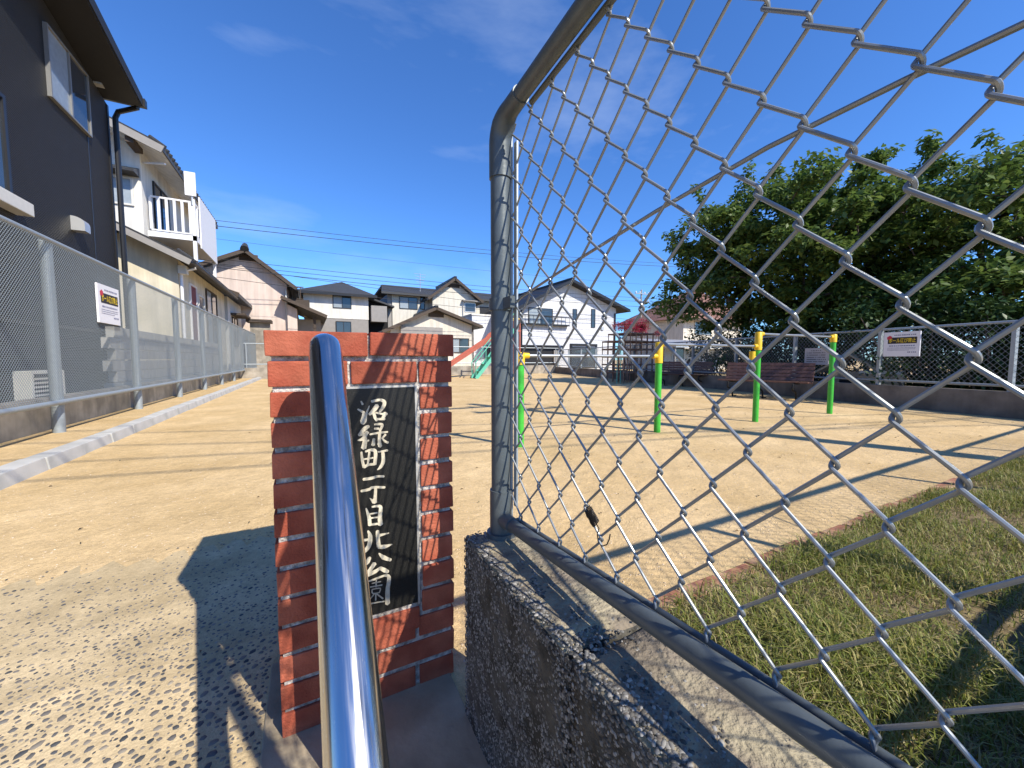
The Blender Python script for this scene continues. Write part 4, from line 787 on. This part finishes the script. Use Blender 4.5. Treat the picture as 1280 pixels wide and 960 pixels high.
# red-brown roofed house behind the tree
Y = 21.0
h = House('brown_roof_house', 'house with red-brown hipped roof partly behind the big tree', (0, 0, 0)); x0, ze = q(818, 394); xa, za = q(885, 362); x0 += 3.4; xa += 2.2; x1 = x0+9
h.part('wall', MB().box(x0+0.6, x1-0.6, Y+0.6, Y+7.4, 0, ze), 'beige_wall'); ro = h.part('roof', MB().add([(x0, Y, ze), (x1, Y, ze), (x1, Y+8, ze), (x0, Y+8, ze), (xa, Y+3.2, za+0.7), (x1-3, Y+3.2, za+0.7)], [(0, 1, 5, 4), (1, 2, 5), (2, 3, 4, 5), (3, 0, 4), (3, 2, 1, 0)]), 'roof_brown'); h.part('fascia', MB().box(x0-0.02, x1, Y-0.04, Y, ze-0.18, ze+0.03), 'wood_dark', ro)
h.win(x0+2, x0+4, 3.0, 4.0, y=Y+0.6, fm='alu', split=2); h.win(x0+2, x0+4, 0.9, 2.2, y=Y+0.6, fm='alu', split=2)
h = House('grey_shed', 'grey-white lean-to shed behind the far bench', (0, 0, 0), cat='shed'); Y = 15.5; x0, zt = q(845, 432); x1, _ = q(925, 432)
h.part('wall', MB().box(x0+0.5, x1, Y+1.4, Y+3.4, 0, zt-0.1), 'offwhite'); r = MB(); slab(r, (x0, Y, zt), (x1+0.4, Y, zt), (x1+0.4, Y+3.6, zt+0.6), (x0, Y+3.6, zt+0.6), 0.1); h.part('roof', r, 'alu')
for xx in (x0+0.1, (x0+x1)/2, x1): h.part('post', MB().box(xx-0.05, xx+0.05, Y+0.1, Y+0.2, 0, zt-0.1), 'grey_wall')
h.win(x0+1.4, x0+2.4, 0.9, 1.7, y=Y+1.4, fm='alu')

# ------------------------------------------------------------------ far boundary: low wall and pipe railing
fb = tag(ob('far_wall', MB().box(-2.7, 14.6, 21.0, 21.2, -0.1, 0.52), 'concrete_old', bevel=0.01), 'low concrete wall at the far end of the playground', 'wall')
fr = thing('far_railing', 'thin grey pipe railing on the far low wall', 'railing', (6, 21.1, 0.52)); FI = Matrix.Translation((-6, -21.1, -0.52))
def frp(n, mb): o = ob(n, mb, 'galv', fr); o.matrix_parent_inverse = FI
for z in (0.68, 1.62): frp('rail', MB().tube([(-2.6, 21.1, z), (14.5, 21.1, z)], 0.025, 8))
for k in range(13): frp('post', MB().tube([(-2.5+k*1.4, 21.1, 0.5), (-2.5+k*1.4, 21.1, 1.62)], 0.025, 8))

# right boundary: shaded low wall with chain-link fence
def RX(y): return 9.55+0.24*(y-1.5)
A = Vector((RX(-0.3), -0.3, 0)); B = Vector((RX(21), 21, 0)); dR = (B-A).normalized(); nR = Vector((-dR.y, dR.x, 0))
rwm = MB().prism([A+Vector((0, 0, -0.1)), A+Vector((0, 0, 0.41)), A-nR*0.16+Vector((0, 0, 0.41)), A-nR*0.16+Vector((0, 0, -0.1))], B-A)
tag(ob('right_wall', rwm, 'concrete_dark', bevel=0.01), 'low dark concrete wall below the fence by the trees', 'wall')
bed = [A-nR*0.17, B-nR*0.17, B-nR*14+Vector((0, 0, 0)), A-nR*14+dR*(-3)]; struct(ob('planting_bed', MB().add([(p.x, p.y, 0.006) for p in bed], [(0, 1, 2, 3)]), 'soil'))
gf = thing('tree_side_fence', 'grey chain-link fence with flat posts before the trees', 'fence', (RX(8)+0.08, 8, 0.41)); GI = Matrix.Translation((-RX(8)-0.08, -8, -0.41))
def gfp(n, mb, m='galv'): o = ob(n, mb, m, gf); o.matrix_parent_inverse = GI; return o
c0 = A-nR*0.08; L = (B-A).length
for z in (0.50, 1.50): gfp('rail', MB().tube([c0+Vector((0, 0, z)), c0+dR*L+Vector((0, 0, z))], 0.022, 8))
s = 0.30
while s < L:
    p = c0+dR*s; gfp('post', MB().bar(p+Vector((0, 0, 0.36)), p+Vector((0, 0, 1.50)), 0.075, 0.05, dR)); s += 1.78
stuff(gfp('mesh', straight_mesh(MB(), c0+nR*0.03, c0+dR*L+nR*0.03, 0.50, 1.50, 0.04, 0.045, 0.0024), 'wire_far'))
ux_ = -nR; Mr = Matrix.Translation(c0+nR*0.09+dR*(3.07+0.3)*1.028+Vector((0, 0, 1.19)))
pS = Vector((RX(3.05), 3.05, 1.20))-nR*0.03+nR*0.08
Mr = Matrix(((-dR.x, 0, nR.x, pS.x), (-dR.y, 0, nR.y, pS.y), (0, 1, 0, pS.z), (0, 0, 0, 1)))
sign_board('notice_board', 'white notice with yellow lettering on the fence before the trees', Mr, w=0.56, h=0.46)
g1 = atX(1020, 446, RX(4.7)-0.05); pS = Vector((RX(g1.y)-0.02, g1.y, 0.98))
t = thing('rule_board', 'weathered grey rule board on the fence behind the bench', 'sign', pS); inv = Matrix.Translation(-pS); Mg = Matrix(((-dR.x, 0, nR.x, pS.x), (-dR.y, 0, nR.y, pS.y), (0, 1, 0, pS.z), (0, 0, 0, 1)))
mb = MB().box(-0.27, 0.27, -0.19, 0.19, -0.02, 0); mb.v = [tuple(Mg @ Vector(p)) for p in mb.v]; ob('board', mb, 'sign_grey', t).matrix_parent_inverse = inv; mb = MB(); rnd = random.Random(5)
for k in range(6):
    z = 0.13-k*0.05; x = -0.22 if k else -0.12
    while x < (0.2 if k else 0.12): mb.add([tuple(Mg @ Vector(p)) for p in ((x, z-0.009, .002), (x+0.016, z-0.009, .002), (x+0.016, z+0.009, .002), (x, z+0.009, .002))], [(0, 1, 2, 3)]); x += rnd.choice((0.022, 0.022, 0.04))
ob('small_print', mb, 'print_black', t).matrix_parent_inverse = inv
# little wooden hutch and a planter crate beyond the fence
p = atX(1062, 470, 11.3); t = thing('wooden_hutch', 'small pale wooden hutch with pitched roof beyond the fence', 'hutch', (11.4, p.y, 0), R(-80))
ob('body', MB().box(-0.35, 0.35, -0.3, 0.3, 0, 0.62), 'wood_pale', t); ob('opening', MB().box(-0.16, 0.16, -0.31, -0.295, 0.12, 0.5), 'frame_dark', t)
for sg in (-1, 1): ob('roof', MB().prism([(0, -0.42, 1.05), (sg*0.62, -0.42, 0.62), (sg*0.62, -0.42, 0.57), (0, -0.42, 1.0)], (0, 0.84, 0)), 'wood_pale', t)
p = atX(1102, 470, 11.0); t = thing('storage_crate', 'pale slatted crate on the ground beyond the fence', 'crate', (11.0, p.y, 0), R(-75))
for k in range(3): ob('slat', MB().box(-0.35, 0.35, -0.25, -0.22, 0.12+k*0.17, 0.26+k*0.17), 'wood_pale', t)
ob('box', MB().box(-0.35, 0.35, -0.22, 0.25, 0.0, 0.66), 'plastic_beige', t)

# ------------------------------------------------------------------ horizontal bars
bars = thing('horizontal_bars', 'green posts with yellow caps carrying three stepped steel bars', 'bars', (4.8, 3.38, 0)); HB = Matrix.Translation((-4.8, -3.38, 0))
def hb(n, mb, m): o = ob(n, mb, m, bars, smooth=True); o.matrix_parent_inverse = HB
BP = [(1.945, 3.52, 0.99), (3.86, 3.42, 1.13), (5.79, 3.33, 1.31), (7.745, 3.24, 1.33)]; BZs = [0.955, 1.105, 1.285]
for i, (x, y, z) in enumerate(BP):
    lo = z-0.13 if i in (0, 3) else z-0.26
    hb('post', MB().tube([(x, y, -0.05), (x, y, lo+0.02)], 0.040, 20), 'green_paint'); hb('cap', MB().tube([(x, y, lo), (x, y, z-0.01), (x, y, z)], [0.048, 0.048, 0.040], 20), 'yellow_paint')
for i, z in enumerate(BZs):
    a = Vector(BP[i][:2]+(z,)); b = Vector(BP[i+1][:2]+(z,)); d = (b-a).normalized(); hb('bar', MB().tube([a+d*0.05, b-d*0.05], 0.0165, 14), 'steel_bar')
    for c_, dd in ((a, d), (b, -d)): hb('socket', MB().tube([c_+dd*0.02, c_+dd*0.10], [0.032, 0.029], 14), 'yellow_paint')
x, y, z = BP[2]; hb('socket', MB().tube([(x-0.085, y+0.03, 0.86), (x-0.085, y+0.03, 1.03)], 0.04, 14), 'yellow_paint'); hb('bracket', MB().bar((x-0.085, y+0.03, 0.95), (x, y, 0.95), 0.03, 0.03), 'yellow_paint')

# ------------------------------------------------------------------ benches
def bench(loc, rz, label, Lb=1.75):
    t = thing('park_bench', label, 'bench', loc, rz, 'slatted benches by the fence')
    for k in range(5):
        y0 = -0.22+k*0.098; ob('slat', MB().box(-Lb/2, Lb/2, y0, y0+0.085, 0.40-0.006*k, 0.43-0.006*k), 'bench_wood', t, bevel=0.006)
    for k in range(5):
        a = R(18); d0 = 0.06+k*0.088; yy = 0.28+d0*math.sin(a); zz = 0.40+d0*math.cos(a); ob('slat', MB().bar((-Lb/2, yy, zz), (Lb/2, yy, zz), 0.025, 0.076, (0, math.sin(a), math.cos(a))), 'bench_wood', t, bevel=0.005)
    for x in (-Lb*0.36, 0.0, Lb*0.36):
        pts = [(x, -0.20, 0.375), (x, -0.27, 0.36), (x, -0.29, 0.29), (x, -0.24, 0.235), (x, -0.06, 0.21), (x, 0.03, 0.16), (x, 0.06, 0.02), (x, 0.09, 0.0), (x, 0.28, 0.0)]
        ob('leg', MB().tube(pts, 0.02, 8), 'black_iron', t, smooth=True); ob('frame', MB().tube([(x, -0.22, 0.385), (x, 0.27, 0.36), (x, 0.33, 0.46), (x, 0.45, 0.84)], 0.018, 8), 'black_iron', t, smooth=True)
    return t
bench((9.35, 5.25, 0), R(-76), 'brown slatted bench directly behind the horizontal bars', 1.8); bench((11.0, 8.75, 0), R(-72), 'brown slatted bench before the grey-white lean-to shed', 1.7)

# ------------------------------------------------------------------ slide
sl_ = thing('slide', 'red slide with mint green stair rails near the far railing', 'slide', gz(625, 472)); SLI = Matrix.Translation(-gz(625, 472)); YS = gz(592, 472).y
def sp(n, mb, m): o = ob(n, mb, m, sl_); o.matrix_parent_inverse = SLI
def sp_(u, v, dy=0): p = atY(u, v, YS); return Vector((p.x, YS+dy, p.z))
top = sp_(630, 411); bot = sp_(548, 462); bot.z = 0.28; dd = (top-bot)
for dy in (-0.27, 0.27):
    sp('chute_side', MB().prism([bot+Vector((0, dy, -0.06)), top+Vector((0, dy, -0.10)), top+Vector((0.05, dy, 0.28)), top-dd*0.22+Vector((0, dy, 0.22)), top-dd*0.27+Vector((0, dy, 0.12)), bot+Vector((0, dy, 0.10))], (0, 0.04, 0)), 'slide_red')
sp('chute', MB().prism([bot+Vector((0, -0.24, -0.03)), top+Vector((0, -0.24, -0.03)), top+Vector((0, 0.27, -0.03)), bot+Vector((0, 0.27, -0.03))], (0, 0, 0.03)), 'slide_red')
sp('chute_foot', MB().box(bot.x+0.25, bot.x+0.40, YS-0.28, YS+0.30, 0, 0.36), 'pale_yellow')
pf = top; sp('platform', MB().box(pf.x, pf.x+0.8, YS-0.35, YS+0.35, pf.z-0.14, pf.z-0.06), 'slide_red')
for xx in (pf.x+0.05, pf.x+0.75):
    for dy in (-0.32, 0.32): sp('tower_post', MB().tube([(xx, YS+dy, 0), (xx, YS+dy, pf.z+0.55)], 0.04, 10), 'slide_red')
for dy in (-0.32, 0.32): sp('guard_rail', MB().tube([(pf.x+0.05, YS+dy, pf.z+0.5), (pf.x+0.75, YS+dy, pf.z+0.5)], 0.025, 8), 'pale_yellow')
s0 = gz(592, 473); s0.z = 0
for dy in (-0.55, -1.05):
    a = Vector((s0.x, YS+dy, 0.0)); b = Vector((pf.x+0.05, YS+dy, pf.z-0.1)); sp('stair_stringer', MB().bar(a, b, 0.05, 0.16), 'mint_paint'); sp('stair_rail', MB().tube([a, a+Vector((-0.02, 0, 0.75)), b+Vector((0, 0, 0.8))], 0.022, 8), 'mint_paint')
    for k in range(1, 4): c = a.lerp(b, k/4); sp('stair_post', MB().tube([c, c+Vector((0, 0, 0.78))], 0.016, 8), 'mint_paint')
for k in range(1, 7): c = (Vector((s0.x, YS-0.8, 0))).lerp(Vector((pf.x+0.05, YS-0.8, pf.z-0.1)), k/7); sp('step', MB().box(c.x-0.12, c.x+0.12, YS-1.05, YS-0.55, c.z-0.02, c.z+0.015), 'mint_paint')

# ------------------------------------------------------------------ climbing frame
jx0, jx1, jy = 10.75, 13.0, 11.2
jg = thing('jungle_gym', 'rusty brown pipe climbing frame with pale green side frame', 'climbing frame', (11.6, 12.3, 0)); JI = Matrix.Translation((-11.6, -12.3, 0))
def jp(a, b, m='rust_pipe', r=0.02): o = ob('pipe', MB().tube([a, b], r, 8), m, jg, smooth=True); o.matrix_parent_inverse = JI
NX, NY, NZ, st = 7, 4, 6, 0.31
for i in range(NX+1):
    for j in range(NY+1):
        hh = st*NZ if (0 < i < NX) else st*(NZ-1)
        jp((jx0+i*st, jy+j*st, 0), (jx0+i*st, jy+j*st, hh+0.10), r=0.016)
for k in range(1, NZ+1):
    lo, hi = (0, NX) if k < NZ else (1, NX-1)
    for j in range(NY+1): jp((jx0+lo*st-0.02, jy+j*st, k*st+0.06), (jx0+hi*st+0.02, jy+j*st, k*st+0.06))
    for i in range(lo, hi+1): jp((jx0+i*st, jy-0.02, k*st+0.08), (jx0+i*st, jy+NY*st+0.02, k*st+0.08))
for i in range(4):
    x = jx0-0.62+i*0.17; jp((x, jy-0.3, 0), (x, jy-0.3, 1.75 if i in (1, 2) else 1.35), 'rust_pipe' if i > 1 else 'mint_paint', 0.015)
for z in (0.5, 1.0, 1.35): jp((jx0-0.62, jy-0.3, z), (jx0-0.11, jy-0.3, z), 'rust_pipe', 0.015)

# ------------------------------------------------------------------ utility poles and wires
def pole(x, y, H, label, r=0.15):
    t = thing('utility_pole', label, 'utility pole', (x, y, 0), 0, 'concrete utility poles')
    ob('shaft', MB().tube([(0, 0, -0.1), (0, 0, H)], [r, r*0.65], 16), 'pole_concrete', t, smooth=True)
    for z in (H-0.4, H-1.1):
        ob('crossarm', MB().bar((-0.9, -0.12, z), (0.9, -0.12, z), 0.08, 0.08), 'galv', t)
        for xx in (-0.8, -0.3, 0.3, 0.8): ob('insulator', MB().tube([(xx, -0.12, z+0.04), (xx, -0.12, z+0.11), (xx, -0.12, z+0.2)], [0.05, 0.06, 0.03], 8), 'white_paint', t)
    return t
pole(6.95, -2.15, 9.2, 'tall concrete utility pole on the street behind the lawn', 0.16)
pA = atY(801, 400, 26.5); pole(pA.x, 26.5, atY(801, 362, 26.5).z, 'slim utility pole between the white and brown-roofed houses', 0.11)
def wire(p, q_, sag, r, label):
    p, q_ = Vector(p), Vector(q_); pts = [p.lerp(q_, t/24)-Vector((0, 0, sag*4*(t/24)*(1-t/24))) for t in range(25)]
    return tag(ob('power_line', MB().tube(pts, r, 5), 'wire_black', smooth=True), label, 'cable', 'overhead power lines')
YW = 23.6
ORD = ['topmost', 'second highest', 'third highest', 'fourth highest', 'fifth highest', 'third lowest', 'second lowest', 'lowest']
for kw, (a, b, r) in enumerate((((268, 273), (612, 312), .012), ((268, 280), (612, 317), .016), ((268, 296), (612, 338), .007), ((362, 331), (640, 361), .013), ((362, 337), (640, 366), .013), ((362, 342), (640, 372), .016), ((280, 330), (640, 383), .012), ((285, 346), (640, 391), .012))):
    P, Q = atY(*a, YW), atY(*b, YW); d = (Q-P)/(Q.x-P.x); wire(P+d*(-9-P.x), Q+d*(34-Q.x)+Vector((0, 0, 0.9)), 0.45, r, ORD[kw]+' of the thin overhead power lines strung past the far houses')
# wires above the street behind the lens: only their shadows cross the sand
for x0, y0_, x1, y1_, z in ((-2.08, 4.32, -0.34, 3.95, 6.4), (-2.1, 4.95, -0.38, 4.5, 6.7), (-2.1, 5.7, -0.42, 5.05, 7.0), (-2.1, 6.5, -0.4, 5.9, 7.3)):
    k = z/-SUN.z; P = Vector((x0-SUN.x*k, y0_-SUN.y*k, z)); Q = Vector((x1-SUN.x*k, y1_-SUN.y*k, z)); d = (Q-P)/(Q.x-P.x)
    wire(P+d*(-14), Q+d*12, 0.05, 0.014, 'dark street cable above the entrance, out of the picture')

# ------------------------------------------------------------------ trees
def leaf_cloud(name, C, rad, n_per, size, m, parent, inv=None, flat=0.55):
    """C (k,3) clump centres, rad (k,) radii: many small folded leaves"""
    k = len(C); idx = np.repeat(np.arange(k), n_per); n = len(idx)
    d = RNG.normal(0, 1, (n, 3)); d /= np.linalg.norm(d, axis=1)[:, None]; rr = RNG.uniform(0, 1, n)**0.45
    P = C[idx]+d*(rr*rad[idx])[:, None]*np.array([1, 1, flat])
    a = RNG.uniform(0, 2*np.pi, n); dr = RNG.normal(-0.35, 0.45, n); u = np.stack([np.cos(a)*np.cos(dr), np.sin(a)*np.cos(dr), np.sin(dr)], 1)
    w = np.cross(u, RNG.normal(0, 0.35, (n, 3))+np.array([0, 0, 1.0])); w /= np.linalg.norm(w, axis=1)[:, None]+1e-9
    s = size*RNG.uniform(0.65, 1.3, n)[:, None]; nn = np.cross(w, u)
    V = np.stack([P, P+u*s*0.5+w*s*0.27+nn*s*0.06, P+u*s, P+u*s*0.5-w*s*0.27+nn*s*0.06], 1)
    F = np.array([(0, 1, 2), (0, 2, 3)])[None]+(np.arange(n)*4)[:, None, None]
    o = raw_mesh(name, V.reshape(-1, 3), F.reshape(-1, 3), m, parent)
    if inv: o.matrix_parent_inverse = inv
    return o
def tree(name, label, base, lobes, ncl, n_per, size, trunk_h, tr, m='leaf', crad=(0.35, 0.7), group=None, spikes=0):
    t = thing(name, label, 'tree', base, 0, group); inv = Matrix.Translation(-Vector(base)); C = []; base = np.array(base)
    lob = [(np.array(c), np.array(r)) for c, r in lobes]; vol = np.array([np.prod(r) for c, r in lob]); vol /= vol.sum()
    while len(C) < ncl:
        c, r = lob[RNG.choice(len(lob), p=vol)]; d = RNG.normal(0, 1, 3); d /= np.linalg.norm(d); q = RNG.uniform(0.30, 1.0)**0.5
        p = c+d*r*q
        if p[2] < base[2]+1.2 or any(np.linalg.norm((p-e)*np.array([1, 1, 1.3])) < 0.42 for e in C[-240:]): 
            if RNG.uniform() < 0.985: continue
        C.append(p)
    C = np.array(C); th = base+np.array([0, 0, trunk_h])
    # branches: every clump grows from the nearest node nearer to the fork
    nodes = [th]; par = [-1]; order = np.argsort(np.linalg.norm(C-th, axis=1))
    for i in order:
        p = C[i]; N = np.array(nodes); dd = np.linalg.norm(N-p, axis=1)+0.35*np.linalg.norm(N-th, axis=1); j = int(np.argmin(dd)); a = nodes[j]
        if np.linalg.norm(p-a) > 0.9:
            mid = (a+p)/2+RNG.normal(0, 0.10, 3)+np.array([0, 0, 0.08]); nodes.append(mid); par.append(j); j = len(nodes)-1
        nodes.append(p); par.append(j)
    wgt = np.ones(len(nodes))
    for i in range(len(nodes)-1, 0, -1): wgt[par[i]] += wgt[i]
    rad = np.clip(0.011*wgt**0.47, 0.010, tr*0.75); mb = MB()
    for i in range(1, len(nodes)): mb.tube([nodes[par[i]], nodes[i]], [min(rad[par[i]], rad[i]*1.5), rad[i]], 5 if rad[i] < 0.04 else 8, cap=False)
    tp = [base+np.array([0.06*math.sin(k*1.3), 0.05*math.cos(k*1.7)-0.05, -0.1+(trunk_h+0.1)*k/5]) for k in range(5)]+[th]
    o = ob('trunk', MB().tube(tp, [tr*1.35, tr*1.1, tr, tr*0.95, tr*0.9, tr*0.8], 12), 'bark', t, smooth=True); o.matrix_parent_inverse = inv
    o = ob('limbs', mb, 'bark', t, normals=False); o.matrix_parent_inverse = inv
    leaf_cloud('crown', C, RNG.uniform(*crad, len(C)), n_per, size, m, t, inv)
    if spikes:   # long shoots standing out of the crown
        S = []; sm = MB()
        top = C[np.argsort(-C[:, 2])[:spikes*3]]
        for p in top[RNG.choice(len(top), spikes, replace=False)]:
            d = np.array([RNG.normal(0, 0.35), RNG.normal(0, 0.35), 1]); L_ = RNG.uniform(0.6, 1.2); sm.tube([p, p+d*L_], [0.012, 0.005], 4, cap=False)
            S += [p+d*L_*k for k in (0.45, 0.65, 0.85, 1.0)]
        o = stuff(ob('shoots', sm, 'bark', t, normals=False)); o.matrix_parent_inverse = inv; leaf_cloud('shoot_leaves', np.array(S), np.full(len(S), 0.17), 26, size, m, t, inv, flat=1)
    return t
def at_r(u, v, r):
    d = ray(u, v); d = d/math.hypot(d[0], d[1]); return np.array([d[0]*r, d[1]*r, CH+d[2]*r])
c = at_r(1010, 300, 15.0)
tree('cherry_tree', 'big leafy tree whose crown reaches toward the brown-roofed house', (c[0]+0.2, c[1], 0),
     [(c+np.array([0, 0, -0.2]), (2.8, 3.0, 2.3)), (at_r(900, 310, 15.0), (1.6, 1.8, 1.3)), (at_r(895, 375, 14.8), (1.8, 1.9, 0.9)), (at_r(1070, 280, 15.6), (1.7, 1.8, 1.1)), (at_r(1040, 385, 14.2), (2.2, 2.4, 0.9)), (at_r(955, 265, 15.5), (1.5, 1.5, 0.9))], 350, 170, 0.165, 2.1, 0.24, group='leafy trees behind the fence', spikes=14, crad=(0.3, 0.60))
c = at_r(1225, 300, 14.5)
tree('cherry_tree', 'broad tree with open layered boughs beyond the white notice on the fence', (c[0]+0.5, c[1]-0.4, 0),
     [(at_r(1185, 248, 15.2), (1.8, 1.8, 0.85)), (at_r(1270, 250, 14.0), (2.0, 2.0, 0.85)), (at_r(1230, 318, 14.8), (2.6, 2.4, 0.7)), (at_r(1160, 372, 14.5), (2.3, 2.2, 0.7)), (at_r(1290, 362, 13.5), (2.2, 2.2, 0.8)), (c+np.array([3.0, -2.6, 0.4]), (2.4, 2.4, 1.6))], 270, 160, 0.165, 2.0, 0.22, group='leafy trees behind the fence', spikes=14, crad=(0.28, 0.6))
def shrub(name, label, cs, rs, n_per, size, m, grp):
    c = np.array(cs); b = (float(c[:, 0].mean()), float(c[:, 1].mean()), 0.0); t = thing(name, label, 'shrub', b, 0, grp); inv = Matrix.Translation(-Vector(b))
    mb = MB()
    for p in c: mb.tube([(b[0]+(p[0]-b[0])*0.6, b[1]+(p[1]-b[1])*0.6, -0.05), tuple(p)], [0.025, 0.01], 5)
    ob('stems', mb, 'bark', t).matrix_parent_inverse = inv; leaf_cloud('foliage', c, np.array(rs), n_per, size, m, t, inv, flat=0.9)
SL_ = ['dark evergreen bush behind the fence beside the wooden hutch', 'dark evergreen bush behind the fence below the white notice', 'dark evergreen bush behind the fence at the tall flat post', 'dark evergreen bush behind the fence past the far bench']
for k, (u, r) in enumerate(((1010, 13.5), (1150, 12.4), (1265, 11.6), (935, 14.6))):
    p = at_r(u, 440, r); cs = [(p[0]+RNG.normal(0, 0.5), p[1]+RNG.normal(0, 0.95), RNG.uniform(0.3, 1.9)) for _ in range(44)]; shrub('evergreen_bush', SL_[k], cs, RNG.uniform(0.35, 0.6, 44), 190, 0.11, 'leaf_dark', 'bushes behind the fence')
p = atY(792, 408, 19.0); cs = [(p.x+RNG.uniform(-1.5, 1.6), 19+RNG.normal(0, 0.4), p.z+RNG.normal(0, 0.16)) for _ in range(22)]; shrub('flowering_shrub', 'crimson flowering shrub behind the rusty climbing frame', cs, RNG.uniform(0.22, 0.4, 22), 170, 0.10, 'flower', None)
